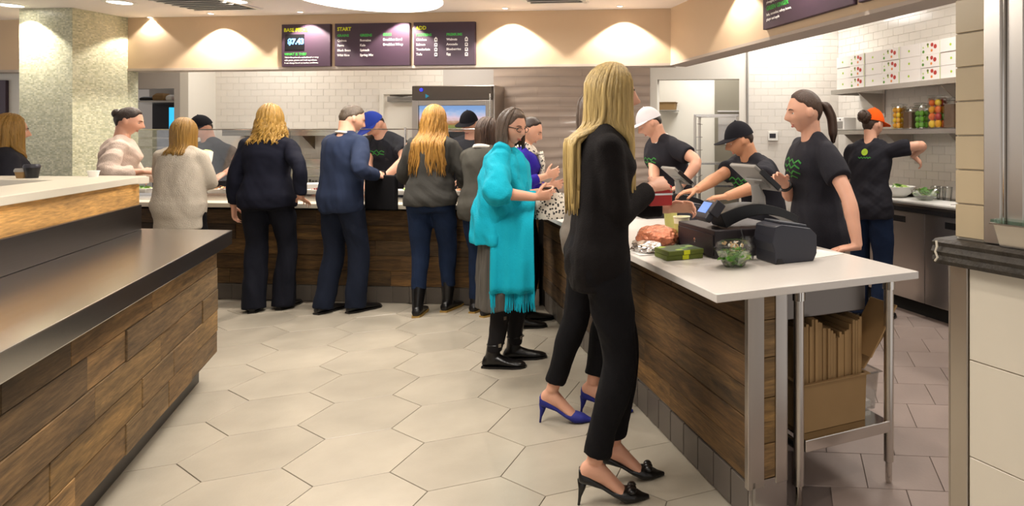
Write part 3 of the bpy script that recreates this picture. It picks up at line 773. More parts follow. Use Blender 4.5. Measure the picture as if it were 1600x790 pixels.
def food_picture():
    m, nt, N, L, B = new_mat('lit_food_picture')
    tc = N.new('ShaderNodeTexCoord'); sx = N.new('ShaderNodeSeparateXYZ'); L.new(tc.outputs['Generated'], sx.inputs[0])
    cr = N.new('ShaderNodeValToRGB'); nz = N.new('ShaderNodeTexNoise'); nz.inputs['Scale'].default_value = 9; L.new(tc.outputs['Generated'], nz.inputs['Vector'])
    ad = N.new('ShaderNodeMath'); ad.operation = 'MULTIPLY_ADD'; ad.inputs[1].default_value = .3; L.new(nz.outputs[0], ad.inputs[0]); L.new(sx.outputs[2], ad.inputs[2])
    L.new(ad.outputs[0], cr.inputs[0])
    e = cr.color_ramp.elements; e[0].position = .1; e[0].color = (*rgb('#6d5a4a'), 1); e[1].position = 1.0; e[1].color = (*rgb('#7fa6dc'), 1)
    for p_, c_ in ((.3, '#7c8a3f'), (.42, '#a3673e'), (.52, '#c9a58e'), (.65, '#e6c9d8'), (.85, '#a9bfe4')):
        q = e.new(p_); q.color = (*rgb(c_), 1)
    L.new(cr.outputs[0], B.inputs['Emission Color']); B.inputs['Emission Strength'].default_value = .75; B.inputs['Base Color'].default_value = (.02, .02, .02, 1)
    return m
M['foodpic'] = food_picture()
MB().bb(.1, fw - .1, .01, .02, zs0, zs1 - .015).build('picture_panel', 'foodpic', fg)
MB().bb(.09, fw - .09, .006, .012, zs0 - .02, zs0 - .005).build('shelf_edge', 'chrome', fg)
MB().bb(.09, fw - .09, .012, .025, .38, zs0 - .02).build('dark_door_glass', 'black', fg)
M['ledblue'] = mat('blue_led', '#1a22c8', .4, emit='#2a30ff', es=2.); M['cyan'] = mat('cyan_sticker', '#2a8db0', .5)
MB().lathe([(.018, 0), (.018, .006), (.012, .008)], n=14).build('led_badge', 'ledblue', fg, loc=(.13, -.001, zt - .05)).rotation_euler = (PI / 2, 0, 0)
MB().extr([(-.02, -.025), (.022, 0), (-.02, .025)], (0, .002)).build('triangle_sticker', 'cyan', fg, loc=(.2, -.002, zt - .12)).rotation_euler = (0, 0, -PI / 2)
MB().tube([(fw - .025, -.03, zt - .62), (fw - .025, -.03, zt - .1)], .01, 8).build('door_handle', 'chrome', fg, smooth='auto')

# ---- shelves behind the pass-through
su = thing('pantry_shelving', 'dark shelving with two steel shelves seen through the opening by the pillar', 'shelving', (*f2(aO0, BP + .12), 0), A2)
ow = aO1 - aO0
MB().bb(0, ow + .04, .5, .53, .6, 2.3).build('back_panel', 'blacksoft', su)
for z_ in (1.32, 1.43, 1.86): MB().bb(0, ow + .04, .06, .5, z_ - .012, z_ + .012).build('shelf_board', 'steel', su, bevel=.003)
for x in (.02, ow): MB().bb(x, x + .03, .06, .09, .6, 2.3).build('upright', 'steelv', su)
sw = MB().bb(0, ow + .04, .46, .49, 1.88, 2.28).build('pale_back', 'shadegrey', su)
for i, (dx, c_, w_, h_, lb) in enumerate(((.30, 'black', .16, .05, 'flat black tray on the pantry shelf'), (.46, 'card', .14, .09, 'crumpled tan bag on the pantry shelf'), (.60, 'white', .08, .07, 'small white tub on the pantry shelf'), (.70, 'redfruit', .07, .06, 'small red packet on the pantry shelf'), (.79, 'leaf', .07, .06, 'small green packet at the end of the pantry shelf'))):
    mb = MB(); mb.rings([[(sx * w_ / 2 * e, sy * .07 * e, z * h_) for sx, sy in ((-1, -1), (1, -1), (1.05, .9), (-1, 1))] for e, z in ((.9, 0), (1, .3), (.95, .7), (.6, 1))])
    tag(mb.build('package', c_, loc=(*f2(aO0 + dx * ow / .9, BP + .3), 1.873), rotz=A2, bevel=.008), lb, 'package')
sc = thing('order_screen', 'bright cyan order screen glowing behind the blonde bob', 'screen', (*f2(aO1 - .09, BP + .22), 1.444), A2 + .25)
MB().bb(-.17, .17, 0, .03, .07, .36).build('housing', 'black', sc, bevel=.004)
M['scr'] = mat('cyan_screen', '#1a4a60', .3, emit='#35b6ea', es=1.1); M['scrw'] = mat('screen_white', '#ffffff', .3, emit='#e6f2ff', es=1.0)
MB().bb(-.155, .155, -.003, 0, .085, .345).build('display', 'scr', sc)
MB().bb(-.1, .1, -.005, -.003, .12, .29).build('window_panel', 'scrw', sc)
for k in range(3): MB().bb(-.085, .04 - k * .03, -.0065, -.005, .25 - k * .045, .262 - k * .045).build('text_line', 'cyan', sc)
MB().bb(-.05, .05, .0, .1, 0, .012).build('foot', 'black', sc); MB().bb(-.02, .02, .03, .05, .01, .1).build('neck', 'black', sc)
# lower dark cabinet in the opening
lc = MB(); lc.bb(0, ow, .1, .5, .0, .9); tag(lc.build('low_cabinet', 'blacksoft', loc=(*f2(aO0, BP + .75), 0), rotz=A2, bevel=.005), 'low charcoal cabinet behind the pass-through opening', 'cabinet')

# ---- right checkout counter
LEN = -3.62
rc = thing('checkout_counter', 'checkout counter faced with dark reclaimed planks on the right', 'counter', (*O1, 0), A1)
MB().bb(LEN - .6, -.02, .02, .13, 0, .855).build('partition', 'woodback', rc)
planks(rc, LEN, -.012, .158, .85, 6, 'woodR', y=.02, t=.02, lmin=.6, lmax=1.5, seed=11)
MB().bb(LEN, .0, .012, .022, 0, .158).build('kick_backing', 'kickgrout', rc)
for i in range(int((-LEN) / .155)): link('kick_tile', ktm, 'kick', rc, loc=(-.08 - i * .155, .012, .078))
MB().bb(-.02, -.004, .0, .16, 0, .158).build('end_kick_plate', 'steel', rc)
zz = .158; kk = 0
for h_ in (.13, .17, .15, .14, .095):
    mb = MB(); mb.add(*tile_mesh('p', .05, h_ - .003, .014, .002)); o = link('plank', mb.mesh('plank'), 'woodL', rc, loc=(-.02, .086, zz + h_ / 2), rotz=PI / 2); zz += h_
# steel corner angle: L-profile round the front corner, and a flat strip at the back
mb = MB(); mb.bb(-.012, .0, -.006, .060, .135, .853); mb.bb(-.028, .0, -.008, .0, .135, .853); mb.build('corner_angle', 'steelv', rc, bevel=.002)
mb = MB(); mb.bb(-.012, .0, .110, .162, .135, .853); mb.bb(-.06, 0, .154, .162, .135, .853); mb.build('rear_angle', 'steelv', rc, bevel=.002)
wt_ = MB().prism([(LEN + .06, -.178), (.085, -.178), (.085, .728), (LEN - .95, .728), (LEN - .95, .04), (LEN + .06, .04)], .857, .887)
tag(wt_.build('checkout_worktop', 'quartz', loc=(*O1, 0), rotz=A1, bevel=.003), 'white quartz worktop of the checkout counter overhanging its end', 'worktop')
tb = thing('steel_table', 'stainless work table with round legs under the checkout worktop', 'table', (*O1, 0), A1)
for (a_, b_) in ((-.03, .23), (-.03, .67), (-1.25, .23), (-1.25, .67)):
    lgp = MB().tube([(a_, b_, .09), (a_, b_, .853)], .0205, 16).build('leg', 'steelv', tb, smooth='auto')
    MB().tube([(a_, b_, 0), (a_, b_, .012), (a_, b_, .09)], [.012, .014, .014], 12).build('foot', 'chrome', lgp, smooth='auto')
    MB().tube([(a_, b_, .80), (a_, b_, .853)], .025, 14).build('socket', 'chrome', lgp, smooth='auto')
MB().bb(-1.27, .0, .19, .71, .835, .856).build('top_frame', 'steel', tb)
mb = MB(); mb.bb(-1.25, -.015, .25, .66, .255, .262); mb.bb(-.03, -.012, .25, .67, .215, .262); mb.bb(-1.27, -1.25, .21, .69, .215, .262)
mb.build('under_shelf', 'chrome', tb, bevel=.003)
MB().tube([(-1.25, .23, .235), (-.03, .23, .235)], .017, 12).build('side_rail', 'steel', tb, smooth='auto')
MB().bb(-.75, -.12, .19, .62, .70, .835).build('drawer', 'steeldark', tb, bevel=.004)
def open_box(w, d, h, th=.003, taper=.012):
    mb = MB()
    out = [(e, z) for e, z in ((taper, 0), (0, h))]
    rs = [[(sx * (w / 2 - e), sy * (d / 2 - e), z) for sx, sy in ((-1, -1), (1, -1), (1, 1), (-1, 1))] for e, z in ((taper, 0), (0, h), (-.012, h), (-.012, h + .004), (th, h + .004), (taper + th, th))]
    mb.rings(rs, cap=True); return mb
# cardboard boxes standing folded flat on the under-shelf
cr_ = random.Random(5)
hb = thing('carton_box', 'open kraft box holding the bundle of flattened cartons under the worktop', 'box', (*f1(-.215, .425), .263), A1)
mbx = open_box(.30, .315, .19, .004, .004); mbx.build('box_body', 'card', hb)
MB().bb(.13, .152, -.12, .12, .185, .187).build('folded_rim', 'card', hb)
sheet_m = {}
for i in range(24):
    hgt = .385 + .035 * math.sin(i * .33) + cr_.uniform(-.012, .012)
    mb = MB(); mb.bb(-.26, 0, -.0058, .0058, 0, hgt)
    o = mb.build('flat_carton', 'card', loc=(*f1(-.078 - .012 * cr_.random(), .284 + i * .01235), .27), rotz=A1)
    tag(o, 'flattened kraft carton standing upright in the bundle under the worktop', 'carton', 'flattened cartons under the worktop')
for i, (ang, hh, lb) in enumerate(((62, .24, 'loose kraft carton flap leaning out highest above the bundle'), (74, .19, 'loose kraft carton leaning out below the highest one'))):
    mb = MB(); mb.box((0, 0, hh / 2), (.17, .008, hh)); o = mb.build('leaning_carton', 'card', loc=(*f1(-.11 - .05 * i, .575), .53 - .06 * i), bevel=.002)
    o.rotation_euler = Matrix.Rotation(A1, 3, 'Z').to_euler(); o.rotation_euler.rotate_axis('X', -R(ang * .55)); tag(o, lb, 'carton', 'flattened cartons under the worktop')
tbx = thing('plastic_tub', 'clear plastic tub on the steel under-shelf beside the cartons', 'tub', (*f1(-.28, .62), .263), A1)
open_box(.30, .16, .16).build('tub', 'clearplastic', tbx)
MB().bb(-.12, .12, -.06, .06, .004, .03).build('contents', 'paper', tbx)

# ---- left counter
lc_ = thing('drinks_counter', 'left foreground counter clad in staggered brown reclaimed planks', 'counter', (*OL, 0), AL)
sk = .59
NX = -4.2
MB().prism([(NX, .01), (0, .01), (.6 * sk, .6), (NX, .6)], .15, .785).build('carcass', 'woodback', lc_)
planks(lc_, NX, 0, .158, .783, 5, 'woodL', y=.01, t=.02, lmin=.35, lmax=.85, seed=21)
MB().prism([(NX, .075), (-.02, .075), (.5 * sk, .55), (NX, .55)], 0, .158).build('plinth', 'plinth', lc_)
st = MB().prism([(NX, -.07), (.06, -.07), (.06 + .57 * sk, .46), (NX, .46)], .785, .87)
tag(st.build('steel_worktop', 'steel', loc=(*OL, 0), rotz=AL, bevel=.004), 'brushed steel worktop of the left foreground counter', 'worktop')
uw = thing('partition_ledge', 'raised partition behind the steel worktop with oak band and cream cap', 'partition', (*OL, 0), AL)
e0 = .06 + .50 * sk
MB().prism([(NX, .46), (e0 + .02, .46), (e0 + .02 + .3 * sk, .74), (NX, .74)], 0, 1.022).build('core', 'plinth', uw)
MB().bb(NX, e0 - .02, .435, .46, .872, 1.022).build('steel_upstand', 'steeldark', uw, bevel=.003)
MB().prism([(NX, .452), (e0 + .0, .452), (e0 + .28 * sk, .74), (NX, .74)], 1.022, 1.155).build('oak_band', 'oak', uw)
MB().prism([(NX, .425), (e0 + .03, .425), (e0 + .03 + .33 * sk, .745), (NX, .745)], 1.155, 1.193).build('cap', 'quartzedge', uw, bevel=.003)
# second ledge, parallel to the far counter
p0 = inv(O2, A2, (-3.72, 3.80))
ul = thing('rear_ledge', 'low rear ledge with cream cap left of the partition', 'partition', (*f2(p0[0], p0[1]), 0), A2)
MB().bb(-3, .12, .04, .3, 0, 1.15).build('core', 'plinth', ul)
MB().bb(-3, .16, 0, .36, 1.15, 1.192).build('cap', 'quartzedge', ul, bevel=.003)
for k, (px, lbl, r_, hh, m_) in enumerate(((50, 'black lidded cup on the cream ledge in front of the pillar', .036, .066, 'black'), (35, 'brown paper cup on the cream ledge beside the black cup', .034, .042, 'card'))):
    d_ = 3.97
    t = thing('takeaway_cup', lbl, 'cup', ((px - CX) / F * d_, d_, 1.193))
    MB().lathe([(r_ * .75, 0), (r_, hh), (r_ * .96, hh), (r_ * .72, .004)], n=24).build('cup', m_, t, smooth='auto')
    MB().lathe([(r_ * 1.06, hh - .006), (r_ * 1.06, hh + .004), (r_ * .9, hh + .014), (r_ * .86, hh + .008), (.001, hh + .008)], n=24).build('lid', 'blacksoft' if k == 0 else 'greyplastic', t, smooth='auto')
t = thing('paper_cup', 'small white cup on the cream cap in front of the pillar', 'cup', ((146 - CX) / F * 4.1, 4.1, 1.193)); 
MB().lathe([(.022, 0), (.03, .035), (.028, .035), (.02, .003)], n=18).build('cup', 'white', t, smooth='auto'); MB().lathe([(.0295, .033), (.032, .035), (.0295, .037)], n=18).build('rim', 'white', t)

# ---- near right half wall with column
hw = struct(MB().bb(.0, 1.6, .01, .2, 0, 1.06).build('wall_near_right', 'joint', loc=(*O3, 0), rotz=A3))
z_ = 0
xx = .062
for z0_, z1_ in ((.005, .22), (.22, .50), (.50, .78), (.78, 1.06)):
    for x0_ in (.062, .662, 1.262):
        mb = MB(); mb.add(*tile_mesh('t', min(.6, 1.6 - x0_) - .003, z1_ - z0_ - .003, .01, .0015)); link('wall_tile', mb.mesh('wall_tile'), 'creamtile', hw, loc=(x0_ + min(.6, 1.6 - x0_) / 2, .01, (z0_ + z1_) / 2))
mb = MB(); mb.bb(.0, .06, -.006, .01, 0, 1.06); mb.bb(-.006, .0, -.006, .2, 0, 1.06); mb.build('corner_guard', 'steelv', hw, bevel=.002)
lg_ = thing('stone_ledge', 'dark rough stone ledge capping the near right half wall', 'ledge', (*fr(O3, A3, 0, 0), 1.06), A3)
prof = [(-.05, .004), (-.042, -.008), (-.03, 0), (.22, 0), (.22, .065), (-.035, .065), (-.052, .057), (-.046, .045), (-.056, .03), (-.047, .018)]
MB().extr(prof, (-.03, 1.6)).build('slab', 'stone', lg_)
MB().tube([(-.006, -.06, .062), (-.002, -.062, .045), (-.008, -.062, .03), (0, -.062, .014), (-.012, -.058, .002)], .0035, 6).build('sealant_line', 'joint', lg_)
colm = struct(MB().bb(.012, .115, .012, .2, 1.125, ZC).build('wall_column', 'joint', loc=(*O3, 0), rotz=A3))
zc_ = 1.13
while zc_ < ZC:
    h_ = min(.1, ZC - zc_)
    mb = MB(); mb.add(*tile_mesh('t', .1, h_ - .004, .01, .0015)); link('column_tile', mb.mesh('column_tile'), 'beigetile', colm, loc=(.0635, .012, zc_ + h_ / 2)); zc_ += .1
po = thing('steel_post', 'tall brushed steel post standing on the stone ledge at the right edge', 'post', (*fr(O3, A3, .118, 0), 1.127), A3)
MB().bb(0, .056, -.012, .18, 0, ZC - 1.127).build('front_channel', 'steelv', po, bevel=.004)
MB().bb(.062, .115, .004, .19, 0, ZC - 1.127).build('rear_channel', 'steelv', po, bevel=.004)
MB().bb(.056, .062, -.006, .18, 0, ZC - 1.127).build('seam', 'chrome', po)
wallobj('wall_near_right_upper', O3, A3, [(.236, 1.6, .03, .2, 1.125, ZC)], 'creamtile')
ty = thing('glass_tray', 'steel pan with a green edged glass lid on the stone ledge', 'tray', (*fr(O3, A3, .30, .02), 1.127), A3)
mb = MB(); mb.rings([[(sx * (.13 - e) , sy * (.06 - e), z) for sx, sy in ((-1, -1), (1, -1), (1, 1), (-1, 1))] for e, z in ((.012, 0), (0, .06), (-.008, .06), (-.008, .064), (.006, .064), (.016, .004))]); mb.build('pan', 'steel', ty)
MB().bb(-.135, .14, -.066, .066, .066, .074).build('glass_lid', 'greenglass', ty)

# ================================================================== THINGS ON THE CHECKOUT WORKTOP
ZT = .8875
def cw(name, label, cat, a, b, z=ZT, rot=A1, group=None): return thing(name, label, cat, (*f1(a, b), z), rot, group)
rs_ = random.Random(9)
# salad bowl with a clear lid
t = cw('salad_bowl', 'clear plastic bowl of green salad at the near end of the white worktop', 'salad bowl', -.346, .112)
MB().lathe([(.038, 0), (.045, .006), (.066, .045), (.079, .072), (.084, .074), (.084, .077), (.077, .076), (.064, .047), (.043, .01), (.001, .008)], n=32).build('bowl', 'clearplastic', t, smooth='auto')
MB().lathe([(.086, .076), (.087, .081), (.08, .083), (.074, .1), (.06, .107), (.001, .108)], n=32).build('lid', 'clearplastic', t, smooth='auto')
mb = MB(); leafy(mb, (0, 0), .038, .038, 60, .012, .03, .02, rs_, (0, 0, 1)); leafy(mb, (0, 0), .058, .058, 190, .035, .045, .021, rs_, (0, 0, 0, 1))
o = mb.build('salad_leaves', ['leaf', 'leafpale'], t); o['kind'] = 'stuff'
mb = MB()
for _ in range(34):
    r_, q_ = .05 * math.sqrt(rs_.random()), rs_.uniform(0, 6.3)
    mb.ball((r_ * math.cos(q_), r_ * math.sin(q_), .084 + rs_.uniform(0, .014)), rs_.uniform(.003, .006), 6, 4, mi=rs_.choice((0, 0, 1)))
o = mb.build('topping', ['nut', 'paper'], t); o['kind'] = 'stuff'

# cash register station: drawer, arched base, card reader, tablet
def pos_station(a, b, zbase, label, near):
    dr_ = cw('cash_drawer', 'black metal cash drawer %s' % near, 'cash drawer', a, b)
    if near.startswith('under'):
        MB().bb(-.42, 0, 0, .37, 0, .125).build('case', 'darkbox', dr_, bevel=.004)
        fr_ = MB().bb(-.41, -.01, -.006, 0, .012, .105).build('drawer_front', 'darkbox', dr_, bevel=.002)
        MB().lathe([(.011, 0), (.011, .004), (.004, .005)], n=14).build('lock', 'chrome', fr_, loc=(-.2, -.006, .06)).rotation_euler = (PI / 2, 0, 0)
        zb = ZT + .126
    else:
        MB().bb(-.34, 0, 0, .30, 0, .05).build('case', 'darkbox', dr_, bevel=.004)
        MB().bb(-.33, -.01, -.005, 0, .008, .042).build('drawer_front', 'darkbox', dr_, bevel=.002)
        zb = ZT + .051
    s = cw('tablet_register', label, 'register', a - .12, b + .02, zb)
    # arched base running across the counter, thick at the customer side
    pr = []
    n = 16
    top = [(.03 + .42 * i / n, .018 + .085 * math.sin(PI * (.16 + .80 * i / n)) ** .8) for i in range(n + 1)]
    bot = [(.06 + .38 * i / n, .0 + .052 * math.sin(PI * (i / n)) ** .9) for i in range(n + 1)]
    prof_ = top + bot[::-1]
    mb = MB()
    k = len(prof_)
    vs = [(-.075, y, z) for y, z in prof_] + [(.075, y, z) for y, z in prof_]
    fs = [(i, (i + 1) % k, k + (i + 1) % k, k + i) for i in range(k)]
    for i in range(n):
        j0, j1, j2, j3 = i, i + 1, k - 2 - i, k - 1 - i
        fs.append((j0, j3, j2, j1)); fs.append((k + j0, k + j1, k + j2, k + j3))
    mb.add(vs, fs); mb.build('arched_base', 'black', s, bevel=.004)
    # card reader pod facing the customer
    rd = MB(); rm = Matrix.Rotation(R(-38), 3, 'X')
    rd.box((0, .0, .075), (.135, .035, .10), rm); rp = rd.build('card_reader', 'blacksoft', s, bevel=.008)
    mb = MB(); mb.box(Vector((0, 0, .075)) + rm @ Vector((-.008, -.0185, .008)), (.085, .003, .055), rm); mb.build('reader_screen', 'screenblue', rp)
    mb = MB(); mb.box(Vector((0, 0, .075)) + rm @ Vector((.075, 0, .02)), (.02, .05, .07), rm); mb.build('swipe_slot', 'blacksoft', rp, bevel=.004)
    # neck and tablet (its back to the customer)
    tm = Matrix.Rotation(R(30), 3, 'X')

    MB().tube([(0, .27, .085), (0, .27, .13), (0, .25, .19)], [(.05, .03), (.042, .028), (.036, .014)], 16).build('neck', 'greyplastic', s, smooth='auto')
    tc_ = Vector((0, .25, .225))
    tm = Matrix.Rotation(R(50), 3, "X")
    mb = MB(); mb.box(tc_, (.255, .017, .185), tm); tab = mb.build('tablet_case', 'greyplastic', s, bevel=.007)
    mb = MB(); mb.box(tc_ + tm @ Vector((0, .0095, 0)), (.25, .006, .18), tm); mb.build('screen_bezel', 'black', tab, bevel=.002)
    mb = MB(); mb.box(tc_ + tm @ Vector((0, .0128, 0)), (.205, .001, .14), tm); mb.build('screen', 'blacksoft', tab)
    mb = MB(); mb.box(tc_ + tm @ Vector((0, -.012, -.03)), (.16, .01, .06), tm); mb.build('back_plate', 'greyplastic', tab, bevel=.003)
    mb = MB(); mb.box(tc_ + tm @ Vector((.131, 0, -.01)), (.012, .026, .13), tm); mb.build('card_swipe', 'black', tab, bevel=.003)
    return s
pos_station(-.533, .113, 0, 'tablet register with a lit blue card reader standing on the cash drawer', 'under the nearer tablet register')
pos_station(-2.10, .36, 0, 'tablet register farther along in front of the white capped cashier', 'of low height below the farther register')
# receipt printers
def printer(a, b, rot, label, near, s=1.):
    t = cw('receipt_printer', label, 'printer', a, b, ZT, A1 + rot, 'receipt printers')
    pf = [(0, 0), (.175, 0), (.19, .03), (.19, .10), (.16, .128), (.03, .15), (.0, .142), (-.012, .08), (0, .045)]
    MB().extr([(y * s, z * s) for y, z in pf], (-.15 * s, 0)).build('body', 'printer', t, bevel=.005)
    MB().box((-.075 * s, .09 * s, .145 * s), (.13 * s, .12 * s, .012 * s), Matrix.Rotation(R(-9.5), 3, 'X')).build('lid', 'printer', t, bevel=.004)
    MB().bb(-.12 * s, -.03 * s, -.008, .0, .1 * s, .106 * s).build('paper_slot', 'black', t)
    MB().extr([(0, 0), (.04 * s, 0), (.028 * s, .02 * s), (.012 * s, .02 * s)], (-.001, .002)).build('foot_notch', 'black', t)
    return t
printer(-.30, .285, R(0), 'slate grey receipt printer at the near end beside the salad bowl', True, 1.12)
printer(-1.52, .36, R(0), 'slate blue receipt printer behind the paper cups', False, 1.0)
# green sandwich packs
for i, (da, dz, rz, lb) in enumerate(((0, 0, 0, 'flat green printed pack at the bottom of the small stack'), (.006, .0215, .06, 'flat green printed pack on top of the small stack'))):
    t = cw('salad_pack', lb, 'pack', -.66 + da, -.04, ZT + dz, A1 + rz, 'flat green packs')
    MB().bb(-.075, .075, -.055, .12, 0, .021).build('sleeve', 'olive', t, bevel=.003)
    M.setdefault('packdark', mat('dark_green_print', '#2c4526', .45, var=.4, scale=25))
    MB().bb(-.07, .07, -.05, .115, .021, .0216).build('top_print', 'packdark', t)
    for k in range(4): MB().ball((-.05 + .033 * k, -.03 + .04 * ((k * 3) % 4), .0216), (.014, .02, .001), 8, 4).build('leaf_print', ['lime', 'leafpale', 'leaf', 'lime'][k], t)
    MB().bb(.076, .0765, .02, .05, .001, .0205).build('band', 'signyellow', t)
# paper cups
def cup(a, b, label, h, r, m='cup'):
    t = cw('paper_cup', label, 'cup', a, b, ZT, 0, 'paper cups on the worktop')
    MB().lathe([(r * .72, 0), (r, h), (r + .003, h + .001), (r + .003, h + .005), (r - .003, h + .005), (r * .7, .005), (.001, .005)], n=26).build('cup', m, t, smooth='auto')
    MB().lathe([(r * .78 + .0006, h * .22), (r * .94 + .0006, h * .78)], n=26).build('print_band', 'cupgreen', t)
cup(-1.01, .155, 'pale paper cup standing left of the cash drawer', .135, .041)
cup(-1.52, .30, 'tall olive paper cup behind the card reader', .15, .042, 'cupgreen')
t = cw('glass_tumbler', 'clear tumbler with a straw between salad bowl and printer', 'tumbler', -.455, .235, ZT, 0)
MB().lathe([(.028, 0), (.034, .1), (.0325, .1), (.0265, .004), (.001, .004)], n=24).build('glass', 'clearplastic', t, smooth='auto')
MB().tube([(.0, 0, .006), (-.02, .012, .1), (-.035, .02, .155)], .0028, 8).build('straw', 'clearplastic', t)
MB().bb(-.16, .0, -.12, .09, 0, .0015).build('p', 'paper', None)
o = bpy.data.objects['p']; o.name = 'paper_sheet'; o.location = (*f1(-.37, .62), ZT); o.rotation_euler = (0, 0, A1 + .2); tag(o, 'loose white paper sheet on the worktop right of the printer', 'paper')
# foil wrapped tray and cellophane heap
def heap(name, label, cat, a, b, dims, m, n, seed, parts):
    t = cw(name, label, cat, a, b)
    g = bmesh.new(); bmesh.ops.create_icosphere(g, subdivisions=4, radius=1)
    for v in g.verts:
        q = v.co.copy(); d = 1 + .16 * mnoise.noise(q * 2.2 + Vector((seed, 0, 0))) + .09 * abs(mnoise.noise(q * 7 + Vector((0, seed, 0))))
        v.co = Vector((q.x * dims[0] * d, q.y * dims[1] * d, max(0.0, dims[2] * .42 + q.z * dims[2] * .62 * d)))
    me = bpy.data.meshes.new(parts); g.to_mesh(me); g.free(); link(parts, me, m, t)
    return t
t = heap('cellophane_basket', 'heap of copper cellophane wrapped sweets beside the paper cup', 'sweets', -1.03, .03, (.13, .10, .095), 'cookie', 0, 3, 'wrapping')
MB().lathe([(.11, 0), (.125, .02), (.121, .02), (.107, .003)], n=26).build('dish', 'clearplastic', t, smooth='auto')
t = heap('foil_parcel', 'crumpled silver foil parcel near the counter edge beside the black jacket', 'foil parcel', -.86, -.085, (.10, .07, .05), 'foil', 0, 8, 'foil')
MB().bb(-.1, .1, -.07, .07, 0, .006).build('tray', 'white', t, bevel=.002)
t = cw('napkin_stack', 'stack of white napkins behind the cellophane heap', 'napkins', -1.28, .12)
for k in range(5): MB().bb(-.08, .08, -.08, .08, k * .006, k * .006 + .005).build('napkin', 'paper', t)

# ================================================================== RIGHT KITCHEN WALL
def wr_(name, label, cat, a, b, z, group=None): return thing(name, label, cat, (*f1(a, b), z), A1, group)
aS0, aS1 = -3.55, -1.0
for zs, bf, a0_, lb, nm in ((1.915, 2.88, aS0, 'upper steel wall shelf carrying the white cartons', 1), (1.51, 2.90, -3.52, 'lower steel wall shelf carrying the fruit jars', 2)):
    t = wr_('steel_shelf', lb, 'shelf', 0, 0, 0)
    MB().bb(a0_, aS1, bf, RW - .009, zs - .008, zs).build('board', 'steel', t)
    mb = MB(); mb.bb(a0_, aS1, bf, bf + .006, zs - .045, zs); mb.bb(a0_, a0_ + .006, bf, RW - .009, zs - .045, zs); mb.build('front_lip', 'steel', t)
    for x in ((-3.15, -2.05) if nm == 1 else (-2.75, -1.98, -3.4)):
        mb = MB(); pts = [(bf + .03, zs - .045), (RW - .01, zs - .045), (RW - .01, zs - .24), (RW - .05, zs - .24)]
        n = 4; mb.add([(x - .004, *p) for p in pts] + [(x + .004, *p) for p in pts], [(3, 2, 1, 0), (4, 5, 6, 7)] + [(i, (i + 1) % 4, 4 + (i + 1) % 4, 4 + i) for i in range(4)])
        mb.bb(x - .02, x + .02, RW - .016, RW - .009, zs - .28, zs - .01)
        mb.build('bracket', 'steelv', t)
# cartons: three rows of seven, printed ones alternate with plain ones
ed = [-3.52, -3.295, -3.063, -2.809, -2.563, -2.302, -2.068, -1.80]
colw = ['first column from the wall corner', 'second column from the wall corner', 'third column from the wall corner', 'fourth column from the wall corner', 'fifth column from the wall corner', 'sixth column from the wall corner', 'last column by the beige column']
roww = ['bottom', 'middle', 'top']
for c in range(7):
    for r in range(3):
        w_ = ed[c + 1] - ed[c] - .004; h_ = .109
        pr_ = c % 2 == 1
        t = wr_('salad_carton', '%s carton in the %s row, %s' % ('fruit printed white' if pr_ else 'plain white', roww[r], colw[c]), 'carton', (ed[c] + ed[c + 1]) / 2, 2.92 + rs_.uniform(0, .012), 1.916 + r * .1105, 'white cartons on the upper shelf')
        MB().bb(-w_ / 2, w_ / 2, 0, .26, 0, h_).build('carton_body', 'boxprint', t, bevel=.002)
        def dot(x, z, r_, m_, el=1.):
            MB().lathe([(r_, 0), (r_ * .98, .001), (.001, .0012)], n=12).build('print', m_, t, loc=(x * w_, -.0002, z * h_)).rotation_euler = (PI / 2, 0, 0)
        if pr_:
            dot(.08, .72, .017, 'tomato'); dot(.24, .56, .019, 'tomato'); dot(-.14, .78, .012, 'olive'); dot(-.13, .62, .008, 'lime'); dot(.06, .28, .012, 'orangeink'); dot(-.38, .58, .008, 'leafpale'); dot(-.37, .26, .013, 'leaf')
            MB().bb(w_ / 2 - .006, w_ / 2 - .001, -.001, 0, .004, h_ - .004).build('print', 'lime', t)
        else:
            dot(-.05, .5, .011, 'lime')
# jars with fruit
def jar(a, w_, h_, label, fill, kind):
    t = wr_('fruit_jar', label, 'jar', a, 3.02, 1.511, 'storage jars')
    sq = lambda e, z: [(sx * (w_ / 2 - e) - (.012 if q else 0) * 0, sy * (.06 - e), z) for sx, sy, q in ((-1, -.7, 0), (-.7, -1, 0), (.7, -1, 0), (1, -.7, 0), (1, .7, 0), (.7, 1, 0), (-.7, 1, 0), (-1, .7, 0))]
    MB().rings([sq(.004, 0), sq(0, .01), sq(0, h_ * .9), sq(.006, h_)]).build('jar_glass', 'clearplastic', t, bevel=.002)
    MB().rings([sq(.002, h_), sq(-.004, h_ + .004), sq(-.004, h_ + .016), sq(.006, h_ + .02)]).build('lid', 'clearplastic', t)
    MB().tube([(w_ / 2 + .004, 0, h_ - .03), (w_ / 2 + .012, 0, h_ + .008), (0, 0, h_ + .024), (-w_ / 2 - .004, 0, h_ - .03)], .002, 6).build('clamp_wire', 'chrome', t)
    if kind == 'grain':
        MB().rings([sq(.008, .006), sq(.008, h_ * .86)]).build('grain_fill', fill[0], t)
    else:
        k = 0; z = .006; r_ = min(w_ * .26, .033)
        while z + r_ * 1.7 < h_ * .95:
            for x in (-w_ / 4 + .002, w_ / 4 - .002):
                for y in (-.026, .026):
                    MB().ball((0, 0, 0), (r_ * rs_.uniform(.9, 1.), r_ * .9, r_ * rs_.uniform(.9, 1.05)), 12, 9).build('fruit', fill[k % len(fill)], t, smooth=True, loc=(x, y, z + r_)); k += 1
            z += r_ * 1.8
jar(a1(1405, 3.02), .10, .21, 'glass jar of yellow lemons on the lower steel shelf', ['yellow', 'lemon', 'yellow'], 'f')
